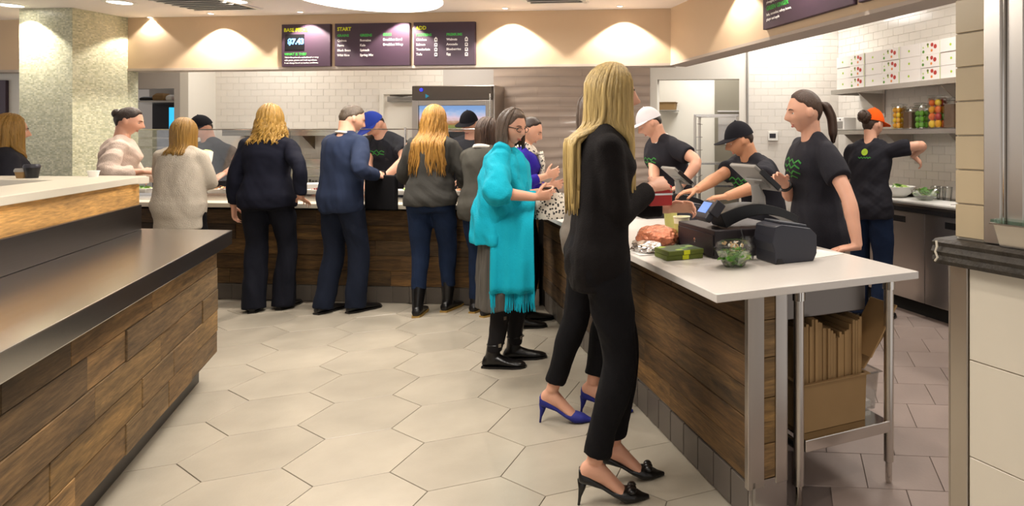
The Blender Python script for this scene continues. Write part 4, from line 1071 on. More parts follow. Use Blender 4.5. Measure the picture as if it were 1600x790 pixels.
jar(a1(1423, 3.02), .12, .175, 'glass jar of brown grain between lemons and green apples', ['grain'], 'grain')
jar(a1(1441, 3.02), .105, .205, 'glass jar of green apples on the lower steel shelf', ['greenfruit', 'greenfruit', 'leaf'], 'f')
jar(a1(1465, 3.02), .15, .26, 'tallest jar, filled with mixed oranges, lemons and red apples', ['lemon', 'orange', 'yellow', 'orange', 'orange', 'lemon', 'redfruit', 'greenfruit', 'yellow'], 'f')
jar(a1(1488, 3.02), .12, .23, 'glass jar of brown grain nearest the beige column', ['grain'], 'grain')
# back counter under the shelves
t = wr_('prep_counter', 'stainless prep counter with dark top along the right kitchen wall', 'counter', 0, 0, 0)
MB().bb(-3.9, -.6, 2.57, RW - .01, .868, .895).build('top', 'steeldark', t, bevel=.003)
MB().bb(-3.9, -.6, 2.565, 2.60, .835, .868).build('edge', 'black', t)
MB().bb(-3.9, -.6, 2.62, RW - .01, .12, .835).build('body', 'steeldark', t)
MB().bb(-3.9, -.6, 2.68, RW - .05, 0, .12).build('kick', 'dark', t)
xd = -3.88
for w_ in (.68, .68, .62, .62, .62):
    d = MB().bb(xd + .004, xd + w_ - .004, 2.60, 2.625, .125, .83).build('door', 'steelv', t, bevel=.003)
    MB().bb(xd + w_ * .5 - .09, xd + w_ * .5 + .09, 2.598, 2.603, .74, .79).build('recessed_handle', 'black', d); xd += w_
# things on the prep counter
tb_ = wr_('cutting_board', 'long white cutting board on the dark prep counter', 'cutting board', -2.1, 2.78, .896); MB().bb(-.42, .5, -.16, .14, 0, .018).build('board', 'white', tb_, bevel=.004); MB().tube([(.40, -.1, .0185), (.40, .1, .0185)], .004, 6).build('groove', 'greyplastic', tb_)
def bowl(a, b, r_, h_, label, m_, z=.915, fill=None):
    t = wr_('mixing_bowl', label, 'bowl', a, b, z, 'bowls on the prep counter')
    MB().lathe([(r_ * .45, 0), (r_ * .8, h_ * .4), (r_, h_), (r_ * 1.04, h_ + .003), (r_ * .97, h_ + .004), (r_ * .77, h_ * .42), (r_ * .42, .005), (.001, .005)], n=28).build('bowl', m_, t, smooth='auto')
    mb = MB(); leafy(mb, (0, 0), r_ * .75, r_ * .75, 60, h_ * .5, h_ * .7, .03, rs_, (0, 1)); o = mb.build('greens', ['leaf', 'leafpale'], t); o['kind'] = 'stuff'
bowl(a1(1402, 2.8), 2.80, .15, .09, 'white bowl of leaves beside the black shirt on the prep counter', 'white')
bowl(a1(1446, 2.8), 2.80, .12, .085, 'clear bowl with herbs in the middle of the cutting board', 'clearplastic')
bowl(a1(1418, 3.05), 3.05, .13, .075, 'shiny steel bowl at the back of the prep counter', 'chrome', .896)
for k, px in enumerate((1462, 1471, 1480)):
    t = wr_('tumbler', 'clear plastic tumbler %s by the column' % ('farthest from', 'in the middle of three', 'closest')[k] if k != 1 else 'clear plastic tumbler in the middle of the three by the column', 'tumbler', a1(px, 3.0), 3.0, .896, 'clear tumblers')
    MB().lathe([(.034, 0), (.045, .12), (.043, .12), (.032, .004), (.001, .004)], n=20).build('tumbler', 'clearplastic', t, smooth='auto'); MB().lathe([(.045, .118), (.047, .121), (.045, .124)], n=20).build('rim', 'clearplastic', t)
# outlet, wall box, thermostat
t = wr_('wall_outlet', 'grey steel outlet plate on the white tile below the lower shelf', 'outlet', a1(1434, RW), RW - .008, 1.30)
MB().bb(-.03, .03, -.006, 0, -.11, 0).build('plate', 'steelv', t); MB().bb(-.015, .015, -.009, -.006, -.08, -.03).build('socket', 'white', t)
t = wr_('label_printer', 'small white machine with grey front on the lower shelf behind the ponytail', 'machine', a1(1312, 3.05), 3.0, 1.511)
MB().bb(-.14, .14, 0, .16, 0, .13).build('case', 'white', t, bevel=.01); MB().bb(-.12, .12, -.004, 0, .02, .09).build('front_panel', 'greyplastic', t); MB().ball((.08, -.005, .11), .008, 8, 6).build('button', 'blacksoft', t)
t = thing('thermostat', 'small white thermostat with dark display on the white tiled wall', 'thermostat', (*f2(a2(1208, BW), BW - .012), 1.45), A2)
MB().bb(-.055, .055, -.025, 0, -.05, .05).build('case', 'white', t, bevel=.005); MB().bb(-.038, .03, -.027, -.025, -.02, .03).build('display', 'blacksoft', t)
# ---- store room behind the doorway: wall box, sheet pan rack, steel door
t = thing('card_tray', 'small cardboard tray on a bracket on the store room wall', 'tray', (*f2(a2(1045, BW + 1.58), BW + 1.58), H + (CY - 172) * 9.1 / F), A2)
MB().bb(-.14, .14, -.22, 0, -.012, 0).build('bracket_shelf', 'greyplastic', t); open_box(.24, .18, .1).build('tray', 'card', t, loc=(0, -.11, .001))
rk = thing('pan_rack', 'tall metal sheet pan rack standing in the doorway', 'rack', (*f2(a2(1122, BW + .55), BW + .55), 0), A2)
zr = H + (CY - 181) * 8.1 / F
for x in (-.25, .25):
    for y in (-.2, .2): MB().bb(x - .014, x + .014, y - .014, y + .014, .08, zr).build('upright', 'steelv', rk)
mb = MB()
for z in (.1, zr): mb.bb(-.26, .26, -.214, -.186, z - .014, z + .014); mb.bb(-.26, .26, .186, .214, z - .014, z + .014)
for z in (.1, zr): mb.bb(-.264, -.236, -.2, .2, z - .014, z + .014); mb.bb(.236, .264, -.2, .2, z - .014, z + .014)
mb.build('frame', 'steel', rk)
for k in range(10):
    z = .2 + k * (zr - .3) / 9
    for sx in (-1, 1): MB().bb(sx * .225 - .012, sx * .225 + .012, -.2, .2, z, z + .006).build('runner', 'steel', rk)
for k, z in enumerate((1.12, .86)): MB().bb(-.21, .21, -.19, .19, z, z + .022).build('sheet_pan', 'steel', rk)
for x in (-.25, .25): MB().tube([(x - .012, -.2, .04), (x + .012, -.2, .04)], .04, 14).build('caster', 'black', rk)
M['doorgrey'] = mat('taupe_door_steel', '#8b8577', .35, .4)
cd = struct(bpy.data.objects.new('door_2', None)); COL.objects.link(cd); cd.location = (*f2(a2(1116, BW + 1.5), BW + 1.58), 0); cd.rotation_euler = (0, 0, A2)
MB().bb(0, .9, -.04, 0, 0, 2.35).build('door_leaf', 'doorgrey', cd, bevel=.004); MB().bb(.05, .85, -.05, -.04, 1.35, 1.75).build('panel', 'steel', cd); MB().bb(.04, .5, -.07, -.04, 1.78, 1.80).build('bar', 'chrome', cd)

# ================================================================== PEOPLE
M['skin'] = mat('skin_fair', '#d09c82', .5, var=.05, scale=14, sss=.12)
M['skin2'] = mat('skin_tan', '#c08a68', .5, var=.05, scale=14, sss=.12)
M['lips'] = mat('lips', '#a4584e', .45)
M['eyewhite'] = mat('eye_white', '#d8d2c8', .25)
M['iris'] = mat('iris', '#2a1c12', .2)
M['glove'] = mat('clear_glove', '#d6b9a8', .35, var=.05)
def hairmat(name, c, v=.35): return mat(name, c, .42, var=v, scale=5, stretch=(22, 22, 1.6), bump=.5, bscale=14)
M['h_gold'] = hairmat('golden_hair', '#a07a35', .4)
M['h_blonde'] = hairmat('long_blonde_hair', '#a98f58', .38)
M['h_red'] = hairmat('strawberry_blonde_hair', '#9c7030', .42)
M['h_bob'] = hairmat('dark_blonde_hair', '#8f6a2c', .3)
M['h_dark'] = hairmat('dark_brown_hair', '#2c1c13', .35)
M['h_brown'] = hairmat('brown_hair', '#3d291c', .35)
M['h_grey'] = hairmat('greying_brown_hair', '#5a4a3e', .4)
M['h_mangrey'] = hairmat('short_grey_brown_hair', '#4a3d30', .35)
def cloth(name, c, v=.06, b=.25, bs=300, rough=.85): return mat(name, c, rough, var=v, scale=9, bump=b, bscale=bs, spec=.22)
M['navy'] = cloth('navy_wool', '#11121f'); M['navytr'] = cloth('navy_trouser', '#0f1019')
M['cream'] = cloth('cream_knit', '#bdb2a2', .08, .6, 160); M['blacktr'] = cloth('black_trouser', '#0d0c0f'); M['blackjk'] = cloth('black_jacket', '#100c0c', .15, .4, 220)
M['bluesuit'] = cloth('blue_suit', '#232c42'); M['bluetr'] = cloth('dark_blue_trouser', '#161c2b')
M['tee'] = cloth('black_tee', '#232228'); M['teegrey'] = cloth('faded_black_tee', '#2b2a2e')
M['greysw'] = cloth('grey_sweater', '#3b3935', .08, .4, 240); M['greyjk'] = cloth('grey_suit_wool', '#46433c', .08, .4, 260); M['greyjk2'] = cloth('pale_grey_jacket', '#6d655c')
M['jeans'] = cloth('dark_jeans', '#16233b', .2, .4, 200); M['teal'] = cloth('teal_shawl', '#12a5bd', .06, .35, 120); M['skirt'] = mat('striped_skirt', '#4a4640', .8, var=.5, scale=3, stretch=(18, 18, .6))
M['purple'] = cloth('purple_cardigan', '#2c1f8c'); M['whitesw'] = cloth('white_sweater', '#d0bcae', .06, .5, 150); M['shirt'] = cloth('white_shirt', '#d8d2c8')
M['leather'] = mat('black_leather', '#0e0c0c', .32, bump=.15, bscale=60); M['blueshoe'] = mat('blue_suede', '#161c6e', .7); M['tights'] = cloth('charcoal_tights', '#1c1a1c')
M['sole'] = mat('tan_sole', '#9c7c3f', .6); M['capwhite'] = cloth('white_cap', '#dcd8dc'); M['capblack'] = cloth('black_cap', '#17161c'); M['caporange'] = cloth('orange_cap', '#e0530c'); M['capblue'] = cloth('blue_cap', '#2a3f9c')
def leopard():
    m, nt, N, L, B = new_mat('leopard_scarf')
    tc = N.new('ShaderNodeTexCoord'); vo = N.new('ShaderNodeTexVoronoi'); vo.inputs['Scale'].default_value = 55; L.new(tc.outputs['Object'], vo.inputs['Vector'])
    cr = N.new('ShaderNodeValToRGB'); L.new(vo.outputs['Distance'], cr.inputs[0]); e = cr.color_ramp.elements
    e[0].position = .3; e[0].color = (.01, .01, .012, 1); e[1].position = .45; e[1].color = (*rgb('#cfc6b8'), 1)
    L.new(cr.outputs[0], B.inputs['Base Color']); B.inputs['Roughness'].default_value = .8
    return m
M['leopard'] = leopard()
M['teegreen'] = mat('green_shirt_print', '#2c7a2b', .7)

def sm(a, b, x):
    t = max(0., min(1., (x - a) / (b - a))); return t * t * (3 - 2 * t)
def rx(a): return Matrix.Rotation(R(a), 3, 'X')
def ry(a): return Matrix.Rotation(R(a), 3, 'Y')
def rz(a): return Matrix.Rotation(R(a), 3, 'Z')

def head_radius(d, s=1., male=False):
    """surface point of the head in head coordinates (x right, y forward, z up) for a unit direction"""
    x, y, z = d.x * .0745, d.y * .094, d.z * .113
    y -= .004
    if z < -.015:                                   # jaw narrows, underside recedes to the neck
        k = min(1., (-.015 - z) / .098)
        x *= 1 - (.30 if male else .36) * k ** 1.25
        if y > 0: y *= 1 - .10 * k
        else: y *= 1 - .42 * k
        if y > 0: y += .006 * k
    if z > .02 and y < 0: y *= 1.05
    if z > .03: x *= 1 - .05 * ((z - .03) / .08)
    if d.y > .05:
        w_ = sm(.05, .5, d.y); ax = abs(x)
        g = lambda u, c, q: math.exp(-((u - c) / q) ** 2)
        dy = 0
        dy += (.036 if male else .032) * g(x, 0, .0115) * (sm(.035, -.024, z) if z > -.026 else g(z, -.026, .0095))
        dy += .008 * g(ax, .012, .008) * g(z, -.031, .009)
        dy -= .0105 * g(ax, .031, .0155) * g(z, .006, .0125)
        dy += .005 * g(ax, .026, .024) * g(z, .028, .010)
        dy += .0045 * g(ax, .043, .018) * g(z, -.022, .02)
        dy += .0075 * g(x, 0, .019) * (g(z, -.0555, .0062) + .9 * g(z, -.068, .0062)) - .0035 * g(x, 0, .021) * g(z, -.0617, .003)
        dy += .010 * g(x, 0, .021) * g(z, -.096, .015)
        dy -= .006 * g(x, 0, .03) * g(z, -.081, .008)
        y += dy * w_
    return Vector((x, y, z)) * s

class Person:
    pass
BODY_JOBS = []          # objects whose modifiers are applied at the end
def ik(a, b, l1, l2, pole):
    d = b - a; L_ = d.length
    if L_ > (l1 + l2) * .998: b = a + d * ((l1 + l2) * .998 / L_); d = b - a; L_ = d.length
    x = (l1 * l1 - l2 * l2 + L_ * L_) / (2 * L_); hh = math.sqrt(max(0, l1 * l1 - x * x))
    u = d.normalized(); p = pole - u * pole.dot(u); p.normalize()
    return a + u * x + p * hh, b
def smooth_path(js, rad, n=6):
    """joints + radii keyed by (segment position) -> rounded path. js: list of Vectors; rad: list of (t, r) with t in 0..len-1"""
    pts = []; N_ = (len(js) - 1) * n
    raw = []
    for i in range(N_ + 1):
        t = i / n; k = min(int(t), len(js) - 2); raw.append(js[k].lerp(js[k + 1], t - k))
    for _ in range(2):
        raw = [raw[0]] + [(raw[i - 1] + raw[i] * 2 + raw[i + 1]) / 4 for i in range(1, N_)] + [raw[-1]]
    rr = []
    for i in range(N_ + 1):
        t = i / n
        for (t0, r0), (t1, r1) in zip(rad[:-1], rad[1:]):
            if t0 <= t <= t1 + 1e-6:
                f_ = sm(0, 1, (t - t0) / max(1e-6, t1 - t0))
                if hasattr(r0, '__len__'): rr.append(tuple(r0[q] + (r1[q] - r0[q]) * f_ for q in (0, 1)))
                else: rr.append(r0 + (r1 - r0) * f_)
                break
        else: rr.append(rad[-1][1])
    return raw, rr

FPROF = [(-.24, .155, .10, 0), (-.12, .176, .114, -.008), (0, .178, .117, -.012), (.2, .156, .10, -.004), (.36, .133, .09, .0), (.55, .142, .10, .004), (.70, .152, .117, .012), (.82, .158, .104, .004), (.90, .152, .082, -.006), (.955, .098, .064, -.008), (1.0, .056, .055, -.004)]
MPROF = [(-.24, .155, .105, 0), (-.12, .17, .115, -.006), (0, .172, .117, -.008), (.2, .162, .108, 0), (.36, .157, .104, 0), (.55, .168, .114, .004), (.70, .18, .122, .008), (.82, .186, .112, .002), (.90, .178, .09, -.006), (.955, .112, .07, -.008), (1.0, .064, .062, -.004)]

def person(label, loc, heading, h=1.65, sex='f', wide=1., heel=.0, feet=None, lean=0., twist=0., side=0., head=(0, 0, 0), handR=None, handL=None,
           skin='skin', legs=None, voxel=.0065, hips=(0, 0), drop=0., legs_bare=False, neckfwd=0., group=None):
    P = Person(); s = h / 1.70; P.s = s; P.h = h; P.male = sex == 'm'; P.wide = wide; P.heel = heel
    P.root = thing('person', label, 'person', (loc[0], loc[1], 0), R(heading - 90), group)
    P.rot = R(heading - 90)
    P.inv = Matrix.Rotation(-P.rot, 3, 'Z')
    def loc_of(w_): return P.inv @ (Vector(w_) - Vector((loc[0], loc[1], 0)))
    P.loc_of = loc_of
    P0 = Vector((hips[0], hips[1], .545 * h + heel * .85 - drop)); P.P0 = P0
    Ls = .31 * h; P.Ls = Ls
    def sp(t):
        n = 24; pos = P0.copy(); tt = abs(t); st = t / n
        sgn = 1 if t > 0 else -1
        if t < 0: return pos + Vector((0, 0, t * Ls)), Matrix.Identity(3)
        m = Matrix.Identity(3)
        for i in range(n):
            u = (i + .5) * st
            a = sm(-.1, .75, u); m = rz(twist * a) @ ry(side * a) @ rx(-lean * a)
            pos = pos + m @ Vector((0, 0, Ls * st))
        return pos, m
    P.sp = sp
    prof = MPROF if P.male else FPROF; P.prof = prof
    def torso_val(t):
        for p, q in zip(prof[:-1], prof[1:]):
            if p[0] <= t <= q[0]:
                f_ = sm(0, 1, (t - p[0]) / (q[0] - p[0])); return [p[k] + (q[k] - p[k]) * f_ for k in (1, 2, 3)]
        p = prof[0] if t < prof[0][0] else prof[-1]; return list(p[1:4])
    P.tv = torso_val
    def torso(mb, t0, t1, ex=0., scale=1., n=26, m=16, flare=0., yshift=0., topex=None, boxy=0.):
        rs = []
        for i in range(m + 1):
            t = t0 + (t1 - t0) * i / m; c, fm = sp(t); hw, hd, yo = torso_val(t)
            hw += boxy * max(0., .166 - hw) * (1 if t < .7 else 0) * (sm(.75, .6, t)); hd += boxy * max(0., .11 - hd) * sm(.75, .6, t); hw -= boxy * .010 * sm(.1, -.05, t)
            e = ex if topex is None else ex + (topex - ex) * sm(.6, 1., t)
            k = 1 + flare * max(0., (.3 - t))
            hw = (hw * s * wide * scale + e) * k; hd = (hd * s * (.5 + .5 * wide) * scale + e) * k
            ring = []
            for j in range(n):
                a = 2 * PI * j / n; cx_, sx_ = math.cos(a), math.sin(a)
                pw = 2 / 2.5
                ring.append(c + fm @ Vector((hw * abs(cx_) ** pw * (1 if cx_ >= 0 else -1), hd * abs(sx_) ** pw * (1 if sx_ >= 0 else -1) + yo * s + yshift, 0)))
            rs.append(ring)
        mb.rings(rs)
    P.torso = torso
    # arms
    shx = (.178 if P.male else .153) * s * (.6 + .4 * wide); cS, mS = sp(.845)
    l1, l2 = .172 * h, .150 * h
    P.arm = {}
    for sd, hd_ in ((1, handR), (-1, handL)):
        Sx = cS + mS @ Vector((sd * shx, -.006, 0))
        spec = dict(at=None, dir=None, palm=None, curl=22, pole=None)
        if hd_: spec.update(hd_)
        Wt = Vector(spec['at']) if spec['at'] is not None else Sx + Vector((sd * .05, .06, -(l1 + l2) * .96))
        pole = Vector(spec['pole']) if spec['pole'] is not None else Vector((sd * .55, -.7, -.5))
        El, Wt = ik(Sx, Wt, l1, l2, pole)
        d = Vector(spec['dir']).normalized() if spec['dir'] is not None else (Wt - El).normalized()
        n_ = Vector(spec['palm']) if spec['palm'] is not None else Vector((-sd, 0, 0))
        n_ = (n_ - d * n_.dot(d)).normalized()
        P.arm[sd] = (Sx, El, Wt, d, n_, spec)
    # legs
    P.leg = {}
    feet = feet or [(.1, .02, -8), (-.1, 0, 8)]
    for sd, ft in ((1, feet[0]), (-1, feet[1])):
        hp = P0 + Vector((sd * .088 * s * wide, 0, -.02 * s))
        fy = rz(ft[2]); lift = ft[3] if len(ft) > 3 else 0
        an = Vector((ft[0], ft[1], .078 * s + heel + lift))
        kn, an2 = ik(hp, an, .245 * h, .247 * h, fy @ Vector((0, 1, 0)))
        P.leg[sd] = (hp, kn, an, fy, Vector((ft[0], ft[1], lift)))
    # ---- body: one continuous mesh
    mb = MB(); aw = (1.16 if P.male else 1.) * s * (.6 + .4 * wide)
    torso(mb, -.1, 1.0, -.006, .93)
    nb, nm = sp(.93); nt_, _ = sp(1.0)
    HB = nt_ + nm @ Vector((0, .018 + neckfwd, .135)) * s if True else None
    P.hm = rz(head[0] ) @ nm @ rx(-head[1]) @ ry(head[2]); P.hc = nt_ + (nm @ Vector((0, .016 + neckfwd, .112)) + P.hm @ Vector((0, .012, .024))) * s
    nr = (.062 if P.male else .052) * s
    base = P.hc + P.hm @ Vector((0, -.026, -.045)) * s
    mb.tube([nb + nm @ Vector((0, -.004, -.02)), nt_, (nt_ + base) / 2, base, base + P.hm @ Vector((0, 0, .04))], [nr * 1.25, nr * 1.08, nr, nr, nr * .9], 16)
    hr = []
    NT, NP = 44, 30
    vs = []; fs = []
    for i in range(NP + 1):
        el = -PI / 2 + PI * i / NP
        for j in range(NT):
            az = 2 * PI * j / NT; d = Vector((math.cos(el) * math.sin(az), math.cos(el) * math.cos(az), math.sin(el)))
            vs.append(P.hc + P.hm @ head_radius(d, s, P.male))
    for i in range(NP):
        for j in range(NT):
            k = (j + 1) % NT; fs.append((i * NT + j, i * NT + k, (i + 1) * NT + k, (i + 1) * NT + j))
    mb.add(vs, fs)
    for sd in (1, -1):        # ears
        mb.ball(tuple(P.hc + P.hm @ (Vector((sd * .075, -.012, -.002)) * s)), (.011 * s, .019 * s, .03 * s), 10, 8)
    for sd in (1, -1):
        Sx, El, Wt, d, n_, spec = P.arm[sd]
        pts, rr = smooth_path([Sx + (Sx - El).normalized() * .01, El, Wt], [(0, .050 * aw), (.35, .047 * aw), (.8, .039 * aw), (1, .037 * aw), (1.25, .040 * aw), (1.6, .033 * aw), (2, .0255 * aw)])
        mb.tube(pts, rr, 14)
        mb.ball(tuple(Sx), .046 * aw, 12, 8)
        hand(mb, Wt, d, n_, sd, s * (1.08 if P.male else 1.), spec['curl'])
    if legs_bare:
        for sd in (1, -1):
            hp, kn, an, fy, ft = P.leg[sd]
            pts, rr = smooth_path([hp, kn, an], [(0, .075 * s), (.9, .052 * s), (1.3, .054 * s), (1.75, .038 * s), (2, .033 * s)])
            mb.tube(pts, rr, 14)
            foot_mesh(mb, ft, fy, s, heel)
    o = mb.build('body', skin, P.root); P.body = o
    job(o, voxel, 2, .45)
    face_bits(P)
    P.soft = []
    return P

def job(o, voxel, it=3, fac=.5, folds=None):
    m = o.modifiers.new('r', 'REMESH'); m.mode = 'VOXEL'; m.voxel_size = voxel
    if it:
        q = o.modifiers.new('s', 'SMOOTH'); q.iterations = it; q.factor = fac
    BODY_JOBS.append((o, folds))

def hand(mb, W, d, n, sd, s, curl):
    w_ = d.cross(n) * sd
    rs = []
    for u, hw, ht, off in ((-.015, .024, .019, 0), (.01, .027, .018, 0), (.04, .036, .0165, .002), (.07, .040, .0145, .001), (.092, .0385, .0115, 0)):
        c = W + d * (u * s) + w_ * (off * s)
        rs.append([c + w_ * (hw * s * math.cos(2 * PI * j / 12)) + n * (ht * s * math.sin(2 * PI * j / 12)) for j in range(12)])
    mb.rings(rs)
    for i, L_ in enumerate((.070, .080, .074, .058)):
        b = W + d * ((.084 - (.004 if i == 3 else 0)) * s) + w_ * ((.0305 - .0203 * i) * s)
        dd = (d + w_ * (.13 - .085 * i)).normalized(); pts = [b - dd * .012 * s, b]; r0 = (.0085 - (.0008 if i == 3 else 0)) * s; rr = [r0, r0]
        ax = dd.cross(n).normalized(); a = 0; p = b
        for k, f_ in enumerate((.45, .30, .25)):
            a += R(curl) * (.7, 1.1, .8)[k] * (1 + .08 * i)
            v = dd * math.cos(a) + n * math.sin(a)
            for q in (.5, 1.): pts.append(p + v * (L_ * f_ * s * q)); rr.append(r0 * (1 - .07 * (k * 2 + q * 2)))
            p = p + v * (L_ * f_ * s)
        mb.tube(pts, rr, 8)
    b = W + d * (.018 * s) + w_ * (.022 * s); t1 = (d * .62 + w_ * .72 + n * .35).normalized(); t2 = (d * .86 + w_ * .38 + n * (.3 + .008 * curl)).normalized()
    mb.tube([b, b + t1 * .022 * s, b + t1 * .042 * s, b + t1 * .042 * s + t2 * .017 * s, b + t1 * .042 * s + t2 * .034 * s, b + t1 * .042 * s + t2 * .052 * s], [.013 * s, .0125 * s, .0105 * s, .0098 * s, .0095 * s, .007 * s], 8)

def foot_prof(heel):
    # (y, half width, z bottom, z top) of the foot
    H_ = heel
    return [(-.062, .018, .95 * H_ + .012, H_ + .05), (-.05, .027, .97 * H_ + .004, H_ + .075), (-.02, .031, .95 * H_, H_ + .098), (.03, .031, .72 * H_ + .004, .85 * H_ + .09), (.08, .036, .34 * H_ + .003, .45 * H_ + .064), (.125, .042, .04 * H_, .08 * H_ + .042), (.165, .036, .0, .030), (.195, .018, .003, .018)]
def foot_mesh(mb, ft, fy, s, heel, grow=0.):
    rs = []
    for y, hw, z0, z1 in foot_prof(heel / s):
        z0 = max(.004, z0); zc, zh = (z0 + z1) / 2, (z1 - z0) / 2
        rs.append([ft + fy @ (Vector(((hw + grow) * math.cos(2 * PI * j / 14), y, zc + (zh + grow) * math.sin(2 * PI * j / 14))) * s) for j in range(14)])
    mb.rings(rs)

def face_bits(P):
    s = P.s
    for sd in (1, -1):
        c = Vector((sd * .0305, .0640, .006)) * s
        mb = MB(); n, m = 14, 10
        mb.ball((0, 0, 0), .0122 * s, n, m)
        vs = []; mi = []
        for f_ in mb.f:
            cz = sum((Vector(mb.v[k]) for k in f_), Vector()) / len(f_)
            q = cz.normalized()
            mi.append(2 if q.z > .30 or q.z < -.55 else (1 if q.y > .86 else 0))
        mb.m = mi
        me = mb.mesh('eye'); o = link('eye', me, ['eyewhite', 'iris', P.root.get('_skin', 'skin')], P.root, smooth=True)
        o.matrix_local = Matrix.Translation(P.hc + P.hm @ c) @ P.hm.to_4x4()
        mb = MB(); mb.tube([P.hc + P.hm @ (Vector((sd * x, y, z)) * s) for x, y, z in ((.014, .0875, .024), (.026, .0865, .0285), (.037, .081, .0285), (.047, .072, .024))], [.0022 * s, .0032 * s, .003 * s, .0015 * s], 6)
        P.brow = mb.build('eyebrow', 'h_brown', P.root)
    mb = MB()
    for z, q in ((-.0562, .0042), (-.0672, .005)):
        mb.tube([P.hc + P.hm @ (Vector((x, .0775 - 9 * x * x + (.0015 if z < -.06 else 0), z + (.0012 if abs(x) < .006 and z > -.06 else 0) + abs(x) * -.06)) * s) for x in (-.022, -.012, -.004, .004, .012, .022)], [.001 * s, q * .8 * s, q * s, q * s, q * .8 * s, .001 * s], 8)
    mb.build('lips', 'lips', P.root, smooth=True)

# ---- clothing
def garment_top(P, m, name='top', hem=-.05, sleeve=1.9, ease=.016, sl_ease=.010, neck=.985, flare=0., voxel=.009, folds=(.004, 1), cuffr=0., topex=.006, scale=1.03, it=9, boxy=0.):
    s = P.s; mb = MB(); aw = (1.16 if P.male else 1.) * s * (.6 + .4 * P.wide)
    P.torso(mb, hem, neck, ease, scale, 30, 22, flare, 0., topex, boxy)
    for sd in (1, -1):
        sl = sleeve[0 if sd > 0 else 1] if hasattr(sleeve, '__len__') else sleeve
        Sx, El, Wt, d, n_, spec = P.arm[sd]
        js = [Sx + (Sx - El).normalized() * .012, El, Wt]
        pts, rr = smooth_path(js, [(0, .049 * aw + sl_ease * .6), (.4, .050 * aw + sl_ease), (1, .044 * aw + sl_ease), (1.5, .041 * aw + sl_ease), (2, .034 * aw + sl_ease + cuffr)], 8)
        k = max(2, int(round(sl * 8)) + 1); mb.tube(pts[:k], rr[:k], 16)
        mb.ball(tuple(Sx), .049 * aw + sl_ease * .6, 12, 8)
        cN, mN = P.sp(.955); mb.tube([Sx + mN @ Vector((0, 0, .004)), Sx.lerp(cN, .5) + mN @ Vector((0, -.006, .012)), cN + mN @ Vector((sd * .03, -.008, .004))], [.045 * aw + sl_ease * .5, .05 * aw, .05 * aw], 12)
    o = mb.build(name, m, P.root); job(o, voxel, it, .5, folds); P.top = o
    return o
def garment_legs(P, m, name='trousers', waist=.3, cut='slim', hemz=.02, ease=.008, voxel=.009, folds=(.004, 2), it=4):
    s = P.s; mb = MB(); P.torso(mb, -.2, waist, ease, 1.0, 28, 10)
    rad = dict(slim=[(0, .094), (.4, .084), (.95, .062), (1.3, .064), (1.8, .050), (2, .048)], straight=[(0, .097), (.4, .090), (1, .075), (1.4, .073), (2, .072)], wide=[(0, .098), (.4, .094), (1, .080), (1.5, .082), (2, .090)], jeans=[(0, .096), (.4, .086), (.95, .063), (1.3, .062), (1.7, .052), (2, .047)])[cut]
    for sd in (1, -1):
        hp, kn, an, fy, ft = P.leg[sd]
        end = Vector((an.x, an.y, hemz + ft.z)) if hemz < an.z else an + (kn - an) * ((hemz - an.z) / (kn.z - an.z))
        back = fy @ Vector((0, -.012, 0))
        pts, rr = smooth_path([hp + Vector((0, 0, .02)), kn, end + (back if hemz < .07 + P.heel else Vector())], [(t_, r_ * s * (.5 + .5 * P.wide) + ease) for t_, r_ in rad], 9)
        mb.tube(pts, rr, 18)
        mb.ball(tuple(hp + Vector((0, -.015, -.01))), (.093 * s, .10 * s, .09 * s), 12, 8)
    o = mb.build(name, m, P.root); job(o, voxel, it, .5, folds)
    return o
